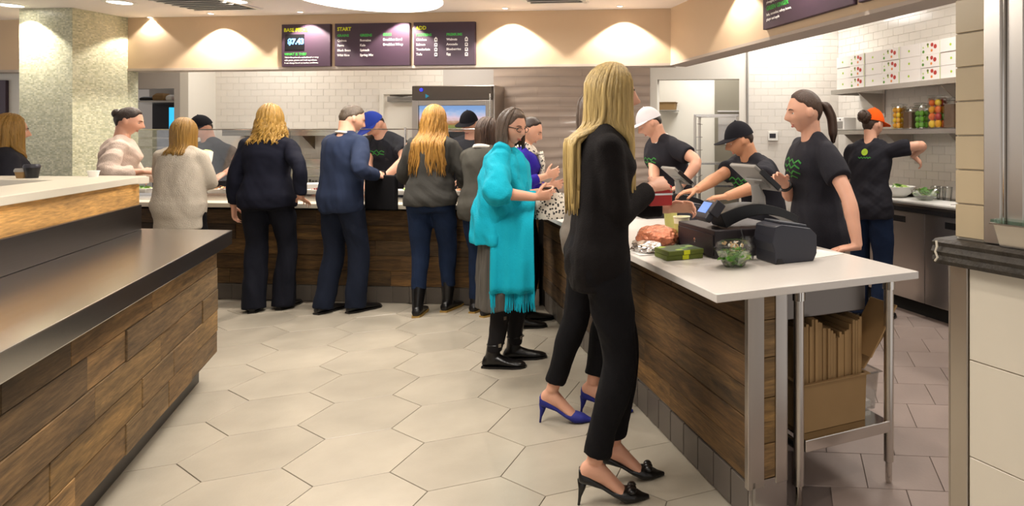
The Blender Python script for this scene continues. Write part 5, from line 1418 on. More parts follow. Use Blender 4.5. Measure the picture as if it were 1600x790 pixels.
def shoe(P, kind, m, name='shoe'):
    s = P.s
    for sd in (1, -1):
        hp, kn, an, fy, ft = P.leg[sd]
        mb = MB(); T = lambda x, y, z: ft + fy @ (Vector((x, y, z)) * s)
        if kind in ('flat', 'boot', 'ankle'):
            top = {'flat': .075, 'boot': .36, 'ankle': .26}[kind]
            prof_ = [(-.078, .022, .012, .05), (-.066, .034, .008, .075), (-.02, .041, .008, .095), (.04, .041, .008, .085), (.09, .045, .008, .062), (.14, .049, .008, .05), (.185, .040, .008, .040), (.21, .02, .010, .028)]
            rs = []
            for y, hw, z0, z1 in prof_:
                zc, zh = (z0 + z1) / 2, (z1 - z0) / 2
                rs.append([T(hw * math.cos(2 * PI * j / 16), y, zc + zh * math.sin(2 * PI * j / 16)) for j in range(16)])
            mb.rings(rs)
            a0 = ft + Vector((0, 0, .05 * s)); a1_ = ft.lerp(kn, 0); up = (kn - an).normalized()
            shaft = [a0 + fy @ Vector((0, -.012, 0)), an + fy @ Vector((0, -.008, 0)), an + up * (top - .08) * .5 * s, an + up * (top - .08) * s]
            if kind != 'flat': mb.tube(shaft, [(.044 * s, .05 * s), (.043 * s, .046 * s), (.052 * s, .054 * s), (.062 * s, .062 * s) if kind == 'boot' else (.056 * s, .056 * s)], 18, up=fy @ Vector((0, 1, 0)))
            o = mb.build(name, m, P.root); job(o, .006, 3, .5)
            # sole and heel
            sb = MB(); outl = [(-.03, -.078), (.03, -.078), (.042, -.02), (.043, .05), (.05, .14), (.04, .19), (.015, .215), (-.015, .215), (-.04, .19), (-.05, .14), (-.043, .05), (-.042, -.02)]
            k = len(outl); vs = [T(x, y, 0) for x, y in outl] + [T(x, y, .014) for x, y in outl]
            sb.add(vs, [tuple(range(k))[::-1], tuple(range(k, 2 * k))] + [(i, (i + 1) % k, k + (i + 1) % k, k + i) for i in range(k)])
            sb.build('sole', 'sole' if kind == 'ankle' else 'leather', o)
            if kind == 'boot':
                for zz_ in (.14, .33):
                    c = an + up * ((zz_ - .08) * s); R_ = (.052 + .03 * (zz_ - .1)) * s
                    st = [c + fy @ Vector((R_ * math.cos(a), R_ * math.sin(a) * 1.03, 0)) for a in [2 * PI * q / 18 for q in range(19)]]
                    b_ = MB().tube(st, .004 * s, 6, cap=False).build('strap', 'leather', o)
                    bk_ = MB().box(c + fy @ Vector((R_ * .75, R_ * .75, 0)), (.02 * s, .012 * s, .024 * s), fy @ rz(-45)); bk_.build('buckle', 'chrome', o)
        else:                                              # pump
            hl = P.heel / s
            fp = [(y, hw + .004, max(.0, z0 - .006), z1) for y, hw, z0, z1 in foot_prof(hl)]
            tops = [hl + .062, hl + .055, hl + .035, .72 * hl + .022, .36 * hl + .024, .1 * hl + .044, .040, .024]
            rs = []
            for (y, hw, z0, z1), tp in zip(fp, tops):
                zc, zh = (z0 + tp) / 2, (tp - z0) / 2
                rs.append([T(hw * math.cos(2 * PI * j / 16), y, zc + zh * max(-.8, min(1., 1.25 * math.sin(2 * PI * j / 16)))) for j in range(16)])
            rs.append([T(.009 * math.cos(2 * PI * j / 16), .222, .010 + .007 * math.sin(2 * PI * j / 16)) for j in range(16)]); mb.rings(rs)
            o = mb.build(name, m, P.root, smooth=True); job(o, .005, 2, .4)
            MB().tube([T(0, -.046, hl + .01), T(0, -.05, hl * .72), T(0, -.058, hl * .35), T(0, -.062, .001)], [.022 * s, .014 * s, .0065 * s, .0055 * s], 10).build('heel', m, o, smooth=True)
            if m == 'leather':
                b_ = MB(); b_.ball(tuple(T(0, .15, .05)), (.02 * s, .02 * s, .012 * s), 10, 6)
                for q in (-1, 1): b_.ball(tuple(T(q * .026, .15, .05)), (.024 * s, .018 * s, .012 * s), 10, 6)
                b_.build('bow', m, o, smooth=True)

# ---- hair and hats
def shell(P, m, thick=.10, front=47, sideel=-8, backel=-48, name='hair', bumpy=.0, seed=1, front_in=.03, region=None):
    """closed cap of hair: proud of the head above the hairline, sunk inside it below"""
    s = P.s; NT, NP = 56, 36; vs = []; fs = []
    for i in range(NP + 1):
        el = -PI / 2 + PI * i / NP
        for j in range(NT):
            az = 2 * PI * j / NT; d = Vector((math.cos(el) * math.sin(az), math.cos(el) * math.cos(az), math.sin(el)))
            aa = abs(((math.degrees(az) + 180) % 360) - 180)          # 0 front, 180 back
            if aa < 75: lim = front + (sideel + 25 - front) * sm(28, 75, aa)
            elif aa < 115: lim = sideel + 25 - 25 * sm(75, 100, aa)
            else: lim = sideel + (backel - sideel) * sm(115, 150, aa)
            w_ = sm(lim - 7, lim + 7, math.degrees(el))
            r = head_radius(Vector((d.x, min(d.y, .9) if d.y > 0 else d.y, d.z)), s, P.male)
            k = 1 + thick * w_ - .10 * (1 - w_)
            if bumpy: k += bumpy * w_ * mnoise.noise(Vector((d.x * 7, d.y * 7, d.z * 7 + seed)))
            vs.append(P.hc + P.hm @ (r * k))
    for i in range(NP):
        for j in range(NT):
            k = (j + 1) % NT; fs.append((i * NT + j, i * NT + k, (i + 1) * NT + k, (i + 1) * NT + j))
    mb = MB(); mb.add(vs, fs); return mb
def locks(P, mb, n, length, azr=(55, 180), thick=.11, width=.013, wave=0., wfreq=20., seed=2, flare=.0, start=80, rag=.04, body_clear=.0, both=True, gap_front=None, back_y=-.105, spread=1.):
    s = P.s; rnd = random.Random(seed)
    for i in range(n):
        az = rnd.uniform(*azr) * (1 if i % 2 else -1)
        a = R(az); lay = rnd.uniform(-.02, .05)
        pts = []; st = start + rnd.uniform(-8, 8)
        el_end = rnd.uniform(-12, 2)
        ns = 7
        for k in range(ns):
            el = R(st + (el_end - st) * k / (ns - 1)); d = Vector((math.cos(el) * math.sin(a), math.cos(el) * math.cos(a), math.sin(el)))
            pts.append(P.hc + P.hm @ (head_radius(Vector((d.x, min(d.y, .75), d.z)), s) * (1 + thick + lay)))
        p = pts[-1].copy(); c = Vector((P.hc.x, P.hc.y, 0)); out = Vector((p.x - c.x, p.y - c.y, 0)).normalized()
        L_ = length * (1 + rnd.uniform(-rag, rag) * 2) - (P.hc.z - p.z) * 0
        zend = P.hc.z - L_; z0 = p.z; m = max(6, int((z0 - zend) / .03)); ph = rnd.uniform(0, 6.3)
        tan = Vector((-out.y, out.x, 0))
        shz = P.sp(.93)[0].z
        for k in range(1, m + 1):
            f_ = k / m; z = z0 + (zend - z0) * f_
            q = p + out * (flare * f_ + wave * math.sin(wfreq * (z0 - z) + ph)) + tan * (wave * math.cos(wfreq * (z0 - z) + ph) + rnd.uniform(-.002, .002) + spread * .012 * f_ * math.sin(ph * 3)); q.z = z
            if z < shz + .05:
                w_ = sm(shz + .05, shz - .03, z)
                if abs(az) > 100: q.y = q.y * (1 - w_) + min(q.y, P.sp(.8)[0].y + back_y * s + .012 * math.sin(ph * 5)) * w_
                else: q.y = q.y * (1 - w_) + max(q.y, P.sp(.8)[0].y + .10 * s) * w_
            pts.append(q)
        nn = len(pts); wd = width * s * rnd.uniform(.8, 1.3)
        rad = []
        for k in range(nn):
            f_ = k / (nn - 1); e = min(1., .55 + f_ * 3) * (1 if f_ < .75 else 1 - .75 * ((f_ - .75) / .25))
            rad.append((wd * e, wd * .5 * e))
        mb.tube(pts, rad, 6, up=None if False else out if abs(out.z) < .5 else None)
def hair_obj(P, mb, m): 
    o = mb.build('hair', m, P.root, smooth=True); P.brow.data.materials[0] = M[m]; return o
def cap(P, m, brim=True, back_hair=None, tilt=8):
    s = P.s; mb = MB(); NT = 40; T = rx(tilt)
    rs = []
    for el in (8, 14, 24, 38, 52, 66, 80, 90):
        e = R(el); ring = []
        for j in range(NT):
            az = 2 * PI * j / NT; d = Vector((math.cos(e) * math.sin(az), math.cos(e) * math.cos(az), math.sin(e)))
            dd = Vector((d.x, d.y, d.z)); rr_ = Vector((d.x * .0745, d.y * .097 - .004, d.z * .116)) * s * 1.13
            ring.append(P.hc + P.hm @ (T @ rr_ + Vector((0, 0, .012 * s))))
        rs.append(ring)
    mb.rings(rs); o = mb.build('cap', m, P.root, smooth='auto')
    MB().ball(tuple(P.hc + P.hm @ (T @ Vector((0, -.004, .131 * s)) + Vector((0, 0, .012 * s)))), .007, 8, 6).build('cap_button', m, o)
    b = MB(); N_ = 18; up, lo = [], []
    vs = []
    for i in range(N_ + 1):
        a = R(-78 + 156 * i / N_); e = R(9)
        for q in range(5):
            f_ = q / 4; r0 = Vector((math.cos(e) * math.sin(a) * .0745, math.cos(e) * math.cos(a) * .097 - .004, math.sin(e) * .116)) * 1.125
            ext = .082 * max(0., math.cos(a * 1.12)) ** .6 * f_
            v = r0 + Vector((math.sin(a) * ext * .45, math.cos(a) * ext * .35 + ext * .65, -.16 * ext - 3.0 * ext * abs(r0.x) ** 1.2))
            vs.append((v, f_))
    pts_t = [P.hc + P.hm @ (T @ (v * s) + Vector((0, 0, .015 * s))) for v, _ in vs]; pts_b = [P.hc + P.hm @ (T @ (v * s) + Vector((0, 0, .010 * s))) for v, _ in vs]
    n0 = len(pts_t); fs = []
    for i in range(N_):
        for q in range(4):
            k = i * 5 + q; fs.append((k, k + 1, k + 6, k + 5)); fs.append((n0 + k, n0 + k + 5, n0 + k + 6, n0 + k + 1))
        k = i * 5 + 4; fs.append((k, n0 + k, n0 + k + 5, k + 5))
    b.add(pts_t + pts_b, fs); b.build('brim', m, o, smooth='auto')
    return o
def tail(P, mb, start, pts, n, w, seed, m=None):
    rnd = random.Random(seed)
    for i in range(n):
        off = Vector((rnd.uniform(-1, 1), rnd.uniform(-1, 1), rnd.uniform(-.3, .3))) * w
        pp = [P.hc + P.hm @ (Vector(start) * P.s)]
        for k, q in enumerate(pts): pp.append(P.hc + P.hm @ (Vector(q) * P.s) + off * (1 if k < len(pts) - 1 else .5))
        js, rr = smooth_path(pp, [(0, .008), (1, .014), (len(pp) - 2, .012), (len(pp) - 1, .003)], 5)
        mb.tube(js, rr, 6)
def Wp(px, py, d): return Vector(((px - CX) / F * d, d, H + (CY - py) * d / F))

# ------------------------------------------------------------------ the people
def ctr(px, d): return ((px - CX) / F * d, d)
def hd(P_loc, heading, px, py, d, **k):
    """hand target given as a sight line and depth, turned into the person's own frame"""
    w_ = Wp(px, py, d); v = Matrix.Rotation(-R(heading - 90), 3, 'Z') @ (w_ - Vector((P_loc[0], P_loc[1], 0)))
    k['at'] = v; return k
def strokes(P, garment, lines, m, name, front=True, zc=.72, width=.008):
    P.soft.append((garment, lines, m, name, front, zc, width))
SOFTS = []

# tall blonde woman in black, foreground
L0 = (-.52, 2.72)
P = person('tall blonde woman in black jacket and trousers standing at the checkout', L0, 22, 1.635, wide=.93, heel=.088, voxel=.005, legs_bare=True,
           feet=[(.055, -.03, -12), (-.085, .075, -8)], lean=3, head=(-14, 4, 0), handR=hd(L0, 22, 1018, 292, 2.80, dir=(-.5, .8, .15), palm=(-.6, -.2, -.6), curl=30), handL=dict(at=(-.12, .33, 1.12), dir=(.5, .8, .1), palm=(.7, 0, -.5), curl=35))
garment_top(P, 'blackjk', 'jacket', -.27, 1.9, .012, .010, .97, .0, folds=(.004, 3), boxy=.5)
garment_legs(P, 'blacktr', 'trousers', .25, 'slim', .19, .008)
shoe(P, 'pump', 'leather')
mb = shell(P, 'h_blonde', .12, 50, -20, -50); locks(P, mb, 280, .42, (38, 180), .12, .010, .002, 14, 2, .012, 84, .08, back_y=-.125); hair_obj(P, mb, 'h_blonde')
BLONDE = P

# woman in blue heels behind her
L1 = (-.80, 3.47)
P = person('woman in pale grey jacket and blue high heels half hidden behind the tall blonde', L1, 12, 1.60, heel=.085, legs_bare=True, feet=[(.03, -.10, -10), (-.03, .10, -6)], hips=(-.02, .085), drop=.005, lean=2, head=(0, 8, 0))
garment_top(P, 'greyjk2', 'jacket', -.22, 1.9, .022, .012, .97, .06)
garment_legs(P, 'blacktr', 'trousers', .25, 'slim', .20, .006)
shoe(P, 'pump', 'blueshoe')
mb = shell(P, 'h_grey', .12, 46, -18, -50); locks(P, mb, 70, .24, (60, 180), .11, .014, .004, 20, 5); hair_obj(P, mb, 'h_grey')

# woman in the teal shawl
L2 = (-1.43, 4.28)
P = person('woman with glasses in a bright teal fringed shawl and tall black boots', L2, 8, 1.585, wide=1.12, heel=.02, voxel=.005, feet=[(.03, -.04, -10), (-.11, .06, 4)], lean=4, head=(-34, 10, 0), neckfwd=.01,
           handR=hd(L2, 8, 836, 308, 4.08, pole=(1, -.4, -.6), dir=(-.3, .95, .12), palm=(-.8, 0, .4), curl=38), handL=hd(L2, 8, 842, 300, 4.24, dir=(.2, .95, .15), palm=(.8, 0, -.4), curl=40))
TEAL = P
garment_top(P, 'greysw', 'blouse', -.05, .5, .0, -.004, .965, topex=.0, scale=.97, folds=None)
# boots, tights and skirt
garment_legs(P, 'tights', 'tights', .2, 'slim', .1, .0)
shoe(P, 'boot', 'leather', 'boot')
mb = MB(); P.torso(mb, -.2, .3, .012, 1.02, 28, 8)
rs = []
for i in range(9):
    z = P.P0.z - .08 - i * .052; k = 1 + .012 * i
    rs.append([Vector((.185 * P.wide * k * math.cos(2 * PI * j / 36) + P.P0.x, (.135 + .012 * math.sin(9 * 2 * PI * j / 36) * i / 8) * k * math.sin(2 * PI * j / 36) + P.P0.y, z)) for j in range(36)])
mb.rings(rs); o = mb.build('skirt', 'skirt', P.root); job(o, .010, 2, .5, (.004, 5))
mb = shell(P, 'h_grey', .13, 44, -16, -46, bumpy=.03); locks(P, mb, 110, .125, (74, 180), .12, .013, .002, 25, 4, .004, 78, .10); hair_obj(P, mb, 'h_grey')
# glasses
gl = MB()
for sd in (1, -1):
    c = Vector((sd * .031, .094, .004)) * P.s
    gl.tube([P.hc + P.hm @ (c + Vector((.023 * math.cos(a), -.006 * abs(math.cos(a)), .015 * math.sin(a))) * P.s) for a in [2 * PI * q / 20 for q in range(21)]], .0022, 6, cap=False)
    gl.tube([P.hc + P.hm @ (Vector((sd * x, y, z)) * P.s) for x, y, z in ((.053, .088, .01), (.071, .06, .012), (.077, .0, .008), (.075, -.012, 0))], .0024, 6)
gl.tube([P.hc + P.hm @ (Vector((x, .097 if x == 0 else .094, .008)) * P.s) for x in (-.01, 0, .01)], .002, 6)
gl.build('glasses', 'black', P.root)
# shawl: a draped shell over shoulders and upper arms, with a long front panel
sh = MB(); s_ = P.s
rs = []
for t_, hw, hdp, yo in ((-.20, .255, .17, -.02), (-.12, .256, .175, -.02), (-.02, .258, .175, -.015), (.2, .258, .175, .0), (.45, .25, .168, .012), (.65, .235, .158, .016), (.8, .212, .14, .01), (.89, .175, .11, 0), (.95, .12, .085, -.004), (.985, .075, .072, -.004)):
    c_, m_ = P.sp(t_)
    rs.append([c_ + m_ @ Vector((hw * (1 + .045 * sm(.75, .0, t_) * math.sin(9 * 2 * PI * j / 72 + .8)) * math.cos(2 * PI * j / 72) * s_, hdp * (1 + .06 * sm(.75, .0, t_) * math.sin(9 * 2 * PI * j / 72 + .8)) * math.sin(2 * PI * j / 72) * s_ + yo, 0)) for j in range(72)])
sh.rings(rs)
for sd in (1, -1):
    Sx, El, Wt, d, n_, sp_ = P.arm[sd]
    pts, rr = smooth_path([Sx + Vector((0, 0, .012)), El, El.lerp(Wt, .36)], [(0, .06), (.6, .072), (1, .082), (2, .056)], 7); sh.tube(pts, rr, 18)
    sh.ball(tuple(Sx), .062, 12, 8)
    sh.tube([Sx + Vector((-sd * .02, 0, .03)), Sx.lerp(P.sp(.9)[0], .5) + Vector((0, 0, .03)), P.sp(.95)[0] + Vector((sd * .05, -.01, .02))], [.06, .058, .05], 14)
o = sh.build('shawl', 'teal', P.root); job(o, .009, 6, .5, (.007, 7))
# long hanging front panel (right side of the body, towards the camera) and the back point
def panel(P, o, cx, cy, z0, z1, hw0, hw1, th, ang, name, fr_n):
    mb = MB(); rs = []; n = 28
    m_ = Matrix.Rotation(R(ang), 3, 'Z')
    for i in range(15):
        f_ = i / 14; z = z0 + (z1 - z0) * f_; hw = hw0 + (hw1 - hw0) * f_
        ring = []
        for j in range(n):
            u = 2 * PI * j / n; x = hw * math.cos(u); wv = .020 * (.35 + .65 * f_) * math.sin(x * 74) + .010 * math.sin(x * 31 + f_ * 3)
            ring.append(Vector((cx - .12 * sm(.32, 0, f_), cy, 0)) + m_ @ Vector((x, (th + .012 * f_) * math.sin(u) + wv, 0)) + Vector((0, 0, z)))
        rs.append(ring)
    mb.rings(rs); pn = mb.build(name, 'teal', P.root, smooth=True)
    fb = MB(); rnd = random.Random(4)
    for k in range(fr_n):
        x = -hw1 + 2 * hw1 * (k + .5) / fr_n; y = .020 * math.sin(x * 74) + .010 * math.sin(x * 31 + 3)
        b = Vector((cx, cy, z1)) + m_ @ Vector((x, y - .006, 0))
        fb.tube([b + Vector((0, 0, .01)), b + Vector((rnd.uniform(-.004, .004), 0, -.05)), b + Vector((rnd.uniform(-.008, .008), rnd.uniform(-.006, .006), -.105 - rnd.uniform(0, .012)))], [.0036, .003, .002], 5)
    fo = fb.build('fringe', 'teal', pn); fo['kind'] = 'stuff'
panel(P, o, .215, .10, 1.10, .50, .125, .135, .024, 84, 'front_panel', 46)

# woman in purple cardigan with leopard scarf
L3 = (-1.60, 5.22)
P = person('woman with pinned up dark hair, purple cardigan and spotted scarf behind the teal shawl', L3, 15, 1.575, heel=.02, voxel=.0065, lean=5, head=(-8, 20, 0), feet=[(.09, 0, -8), (-.09, .05, 6)],
           handR=hd(L3, 15, 853, 275, 5.05, dir=(-.2, .9, .3), palm=(-.8, 0, .2), curl=35), handL=hd(L3, 15, 858, 290, 5.2, dir=(.2, .9, .1), palm=(.8, 0, .2), curl=35))
garment_top(P, 'purple', 'cardigan', -.15, 1.75, .016, .008, .95)
garment_legs(P, 'blacktr', 'trousers', .25, 'slim', .06); shoe(P, 'flat', 'leather')
sc = MB()
for k in range(3):
    c0, m0 = P.sp(.93 + .035 * k); r_ = .088 - .008 * k
    sc.tube([c0 + m0 @ Vector((r_ * math.cos(a), r_ * .92 * math.sin(a) + .006, .012 * math.sin(2 * a + k) - .02 * math.sin(a))) for a in [2 * PI * q / 24 for q in range(25)]], .024, 10, cap=False)
c0, m0 = P.sp(.86); sc.tube([c0 + m0 @ Vector((.02, .12, .04)), c0 + m0 @ Vector((.025, .145, -.06)), c0 + m0 @ Vector((.02, .14, -.2))], [(.05, .02), (.06, .022), (.055, .015)], 12)
sc.build('scarf', 'leopard', P.root, smooth=True)
mb = shell(P, 'h_dark', .07, 50, 4, -42); locks(P, mb, 1, .05) if False else None
mb.ball(tuple(P.hc + P.hm @ (Vector((0, -.105, .02)) * P.s)), (.045, .038, .045), 14, 10); hair_obj(P, mb, 'h_dark')

# woman with brown bob in grey suit
L4 = ctr(752, 5.52)
P = person('woman with brown bob in a grey jacket with white collar and dark trousers', L4, 78, 1.565, heel=.03, lean=7, head=(-10, 18, 0), feet=[(.08, -.02, -20), (-.1, .08, 6)], handR=dict(at=(.14, .33, 1.02), dir=(-.3, .9, 0), palm=(-.6, 0, -.7)), handL=dict(at=(-.14, .34, 1.02), dir=(.3, .9, 0), palm=(.6, 0, -.7)))
garment_top(P, 'greyjk', 'jacket', -.22, 1.85, .02, .012, .955, .05, folds=(.005, 9))
garment_legs(P, 'jeans', 'trousers', .25, 'slim', .10); shoe(P, 'ankle', 'leather')
c0, m0 = P.sp(.965); MB().tube([c0 + m0 @ Vector((.068 * math.cos(a), .064 * math.sin(a) - .006, -.012 * math.sin(a))) for a in [2 * PI * q / 24 for q in range(25)]], (.018), 8, cap=False).build('collar', 'shirt', P.root, smooth=True)
mb = shell(P, 'h_brown', .13, 46, -20, -48); locks(P, mb, 110, .125, (50, 180), .12, .013, .002, 22, 8, .004, 80, .07); hair_obj(P, mb, 'h_brown')

# woman with long strawberry blonde hair
L5 = (-2.45, 5.52)
P = person('woman with long wavy strawberry blonde hair, grey sweater, jeans and black boots', L5, 97, 1.68, heel=.02, voxel=.0065, feet=[(.13, .12, -14), (-.06, -.03, 4)], hips=(.02, .03), lean=7, head=(-6, 16, 0),
           handR=dict(at=(.20, .30, 1.03), dir=(-.3, .9, -.1), palm=(-.6, 0, -.7)), handL=dict(at=(-.16, .36, 1.05), dir=(.3, .9, -.1), palm=(.6, 0, -.7)))
garment_top(P, 'greysw', 'sweater', -.10, 1.85, .026, .016, .965, .0, folds=(.006, 12))
garment_legs(P, 'jeans', 'jeans', .25, 'jeans', .2); shoe(P, 'ankle', 'leather', 'boot')
mb = shell(P, 'h_red', .13, 48, -22, -50); locks(P, mb, 240, .40, (50, 180), .12, .011, .008, 30, 6, .05, 84, .08, back_y=-.13, spread=3.); hair_obj(P, mb, 'h_red')
Sx, El, Wt, d, n_, sp_ = P.arm[1]
LONGHAIR = P

# man in blue suit
L6 = (-3.20, 5.55)
P = person('man with short greying hair in a dark blue suit reaching across the counter', L6, 68, 1.69, sex='m', heel=.02, voxel=.0065, feet=[(.10, .10, -10), (-.12, -.02, 4)], hips=(0, .04), lean=8, head=(-20, 14, 0),
           handR=hd(L6, 68, 588, 274, 5.62, dir=(-.2, .95, 0), palm=(-.7, 0, -.6), curl=40), handL=dict(at=(-.16, .40, 1.08), dir=(.2, .95, 0), palm=(.6, 0, -.7), curl=30), skin='skin')
garment_top(P, 'bluesuit', 'suit_jacket', -.22, 1.9, .016, .011, .955, .03, folds=(.006, 15))
garment_legs(P, 'bluetr', 'trousers', .25, 'straight', .035, .006); shoe(P, 'flat', 'leather')
c0, m0 = P.sp(.97); MB().tube([c0 + m0 @ Vector((.073 * math.cos(a), .07 * math.sin(a) - .006, .014 - .012 * math.sin(a))) for a in [2 * PI * q / 24 for q in range(25)]], .010, 8, cap=False).build('shirt_collar', 'shirt', P.root, smooth=True)
mb = shell(P, 'h_mangrey', .075, 46, 2, -40, bumpy=.03); hair_obj(P, mb, 'h_mangrey')
SUIT = P

# woman in navy suit with curly blonde hair
L7 = ctr(418, 5.66)
P = person('woman with curly golden hair in a navy trouser suit seen from behind', L7, 104, 1.665, wide=1.08, heel=.035, voxel=.0065, feet=[(.11, .04, -14), (-.09, -.02, 8)], lean=3, head=(-8, 8, 0),
           handR=hd(L7, 104, 470, 309, 5.62, dir=(.15, .8, -.35), palm=(-.3, 0, -.9), curl=18), handL=dict(at=(-.27, .06, .86), dir=(0, .15, -1), palm=(1, 0, 0)))
garment_top(P, 'navy', 'jacket', -.16, 1.9, .018, .012, .955, .04, folds=(.005, 18))
garment_legs(P, 'navytr', 'trousers', .25, 'wide', .02, .0, folds=(.008, 19)); shoe(P, 'flat', 'leather')
mb = shell(P, 'h_gold', .16, 46, -22, -46, bumpy=.05); locks(P, mb, 170, .17, (45, 180), .15, .015, .014, 75, 3, .03, 84, .14); hair_obj(P, mb, 'h_gold')

# woman in cream jacket with blonde bob
L8 = ctr(281, 5.62)
P = person('woman with a straight blonde bob in a cream knit jacket holding a white wrap', L8, 98, 1.565, wide=1.05, heel=.02, feet=[(.09, 0, -8), (-.09, 0, 8)], lean=3, head=(-8, 8, 0),
           handR=hd(L8, 98, 321, 265, 5.86, dir=(-.1, .75, .5), palm=(-.6, 0, .5), curl=38), handL=dict(at=(-.12, .34, 1.04), dir=(.4, .85, .1), palm=(.6, 0, -.6), curl=30))
garment_top(P, 'cream', 'jacket', -.40, 1.85, .020, .016, .955, .0, folds=(.004, 22), boxy=.8)
garment_legs(P, 'blacktr', 'trousers', .25, 'straight', .03); shoe(P, 'flat', 'leather')
mb = shell(P, 'h_bob', .13, 46, -22, -50); locks(P, mb, 130, .18, (48, 180), .12, .013, .001, 20, 10, .0, 84, .04); hair_obj(P, mb, 'h_bob')
CREAM = P

# person in white sweater by the pillar
L9 = ctr(182, 5.72)
P = person('person with short dark hair in a pale sweater and jeans beside the mosaic pillar', L9, 40, 1.67, heel=.02, feet=[(.09, 0, -8), (-.09, 0.1, 8)], lean=6, head=(-12, 12, 0), handR=hd(L9, 40, 222, 268, 5.66, dir=(-.2, .9, 0), palm=(-.6, 0, -.6), curl=30), handL=dict(at=(-.16, .36, 1.06), dir=(.3, .9, 0), palm=(.6, 0, -.6)))
garment_top(P, 'whitesw', 'sweater', -.16, 1.8, .028, .018, .96, .02, folds=(.006, 25))
garment_legs(P, 'jeans', 'jeans', .25, 'jeans', .05); shoe(P, 'flat', 'leather')
mb = shell(P, 'h_dark', .09, 46, -6, -42, bumpy=.02); mb.ball(tuple(P.hc + P.hm @ (Vector((0, -.10, .035)) * P.s)), (.04, .035, .04), 14, 10); hair_obj(P, mb, 'h_dark')

# person at the picture's left edge
L10 = ctr(3, 4.75)
P = person('person with light brown hair and dark top cut by the left picture edge', L10, 60, 1.585, lean=2, head=(0, 6, 0))
garment_top(P, 'tee', 'top', -.1, 1.8, .018, .012, .96); garment_legs(P, 'blacktr', 'trousers', .25, 'straight', .03); shoe(P, 'flat', 'leather')
mb = shell(P, 'h_bob', .11, 46, -18, -50); locks(P, mb, 80, .2, (55, 180), .11, .014, .003, 20, 12); hair_obj(P, mb, 'h_bob')

# ---- staff
SQ = [[(-.085, .03), (-.06, .045), (-.03, .028), (0, .047), (.03, .03), (.06, .05), (.085, .034)], [(-.08, .004), (-.04, .02), (-.01, .002), (.025, .022), (.055, .004), (.08, .016)], [(-.075, -.024), (-.03, -.010), (0, -.03), (.04, -.008), (.07, -.026)], [(-.04, -.05), (0, -.04), (.035, -.052)]]
def staff(P, m='tee', seed=30, ease=.02):
    o = garment_top(P, m, 'tee_shirt', -.20, .62, ease, .020, .96, .02, folds=(.006, seed))
    garment_legs(P, 'jeans', 'jeans', .25, 'straight', .04); shoe(P, 'flat', 'leather')
    return o
# cashier with ponytail
L11 = (.475, 3.72)
P = person('cashier with brown ponytail and black tee shirt leaning a hand on the worktop', L11, 197, 1.685, voxel=.005, lean=7, side=-4, head=(-6, 4, 0), feet=[(.1, 0, -8), (-.1, .05, 8)],
           handR=hd(L11, 197, 1226, 287, 3.62, dir=(-.35, .75, .45), palm=(-.6, .1, -.5), curl=34, pole=(.7, -.2, -1)), handL=hd(L11, 197, 1340, 385, 3.27, dir=(.25, .95, -.12), palm=(0, -.15, -1), curl=14, pole=(-.8, -.7, .2)))
o = staff(P, 'tee', 31); SOFTS.append((P, o, [[(x * 1.0 - .02, z) for x, z in l] for l in SQ], 'teegreen', True, .70, .0085))
mb = shell(P, 'h_brown', .07, 48, 2, -44); tail(P, mb, (0, -.09, .03), [(0, -.125, .015), (0, -.15, -.06), (-.01, -.14, -.14), (0, -.135, -.2)], 16, .014, 3); hair_obj(P, mb, 'h_brown')
wb_ = P.arm[1]; MB().tube([wb_[2] - (wb_[2] - wb_[1]).normalized() * .03 + Vector((0, 0, 0)) + (wb_[4] * math.cos(a) + wb_[4].cross((wb_[2] - wb_[1]).normalized()) * math.sin(a)) * .034 for a in [2 * PI * q / 16 for q in range(17)]], .008, 8, cap=False).build('watch_strap', 'black', P.root)
# cashier in black cap
L12 = (.235, 4.60)
P = person('cashier in a black cap and black tee shirt reaching across the worktop', L12, 212, 1.56, sex='m', voxel=.0055, skin='skin2', lean=25, side=-4, head=(-22, -2, 0), feet=[(.12, 0, -8), (-.1, .06, 8)],
           handR=hd(L12, 212, 1083, 300, 4.25, dir=(.25, .9, -.15), palm=(0, -.1, -1), curl=18, pole=(.8, -.4, -.2)), handL=hd(L12, 212, 1135, 307, 4.05, dir=(.5, .85, -.1), palm=(0, -.1, -1), curl=24, pole=(-.9, -.4, -.1)))
o = staff(P, 'tee', 33); SOFTS.append((P, o, SQ, 'teegreen', True, .70, .0085))
mb = shell(P, 'h_dark', .06, 46, 0, -42); hair_obj(P, mb, 'h_dark'); cap(P, 'capblack')
# cashier in white cap
L13 = (-.47, 5.66)
P = person('cashier in a white cap and black tee shirt bent over the far register', L13, 214, 1.70, sex='m', voxel=.006, lean=22, head=(-18, 8, 0), feet=[(.12, 0, -8), (-.1, .06, 8)],
           handR=hd(L13, 214, 1022, 292, 5.30, dir=(.1, .9, -.2), palm=(-.2, -.1, -1), curl=25), handL=hd(L13, 214, 1062, 292, 5.22, dir=(.5, .8, -.3), palm=(.1, -.1, -1), curl=25, pole=(-.9, -.6, .0)))
o = staff(P, 'tee', 35); SOFTS.append((P, o, SQ[:3], 'teegreen', True, .68, .0085))
mb = shell(P, 'h_dark', .05, 46, 4, -38); hair_obj(P, mb, 'h_dark'); cap(P, 'capwhite')
c0, m0 = P.sp(.965); MB().tube([c0 + m0 @ Vector((.072 * math.cos(a), .068 * math.sin(a) - .004, -.016 * math.sin(a))) for a in [2 * PI * q / 24 for q in range(25)]], .012, 8, cap=False).build('undershirt_collar', 'shirt', P.root, smooth=True)
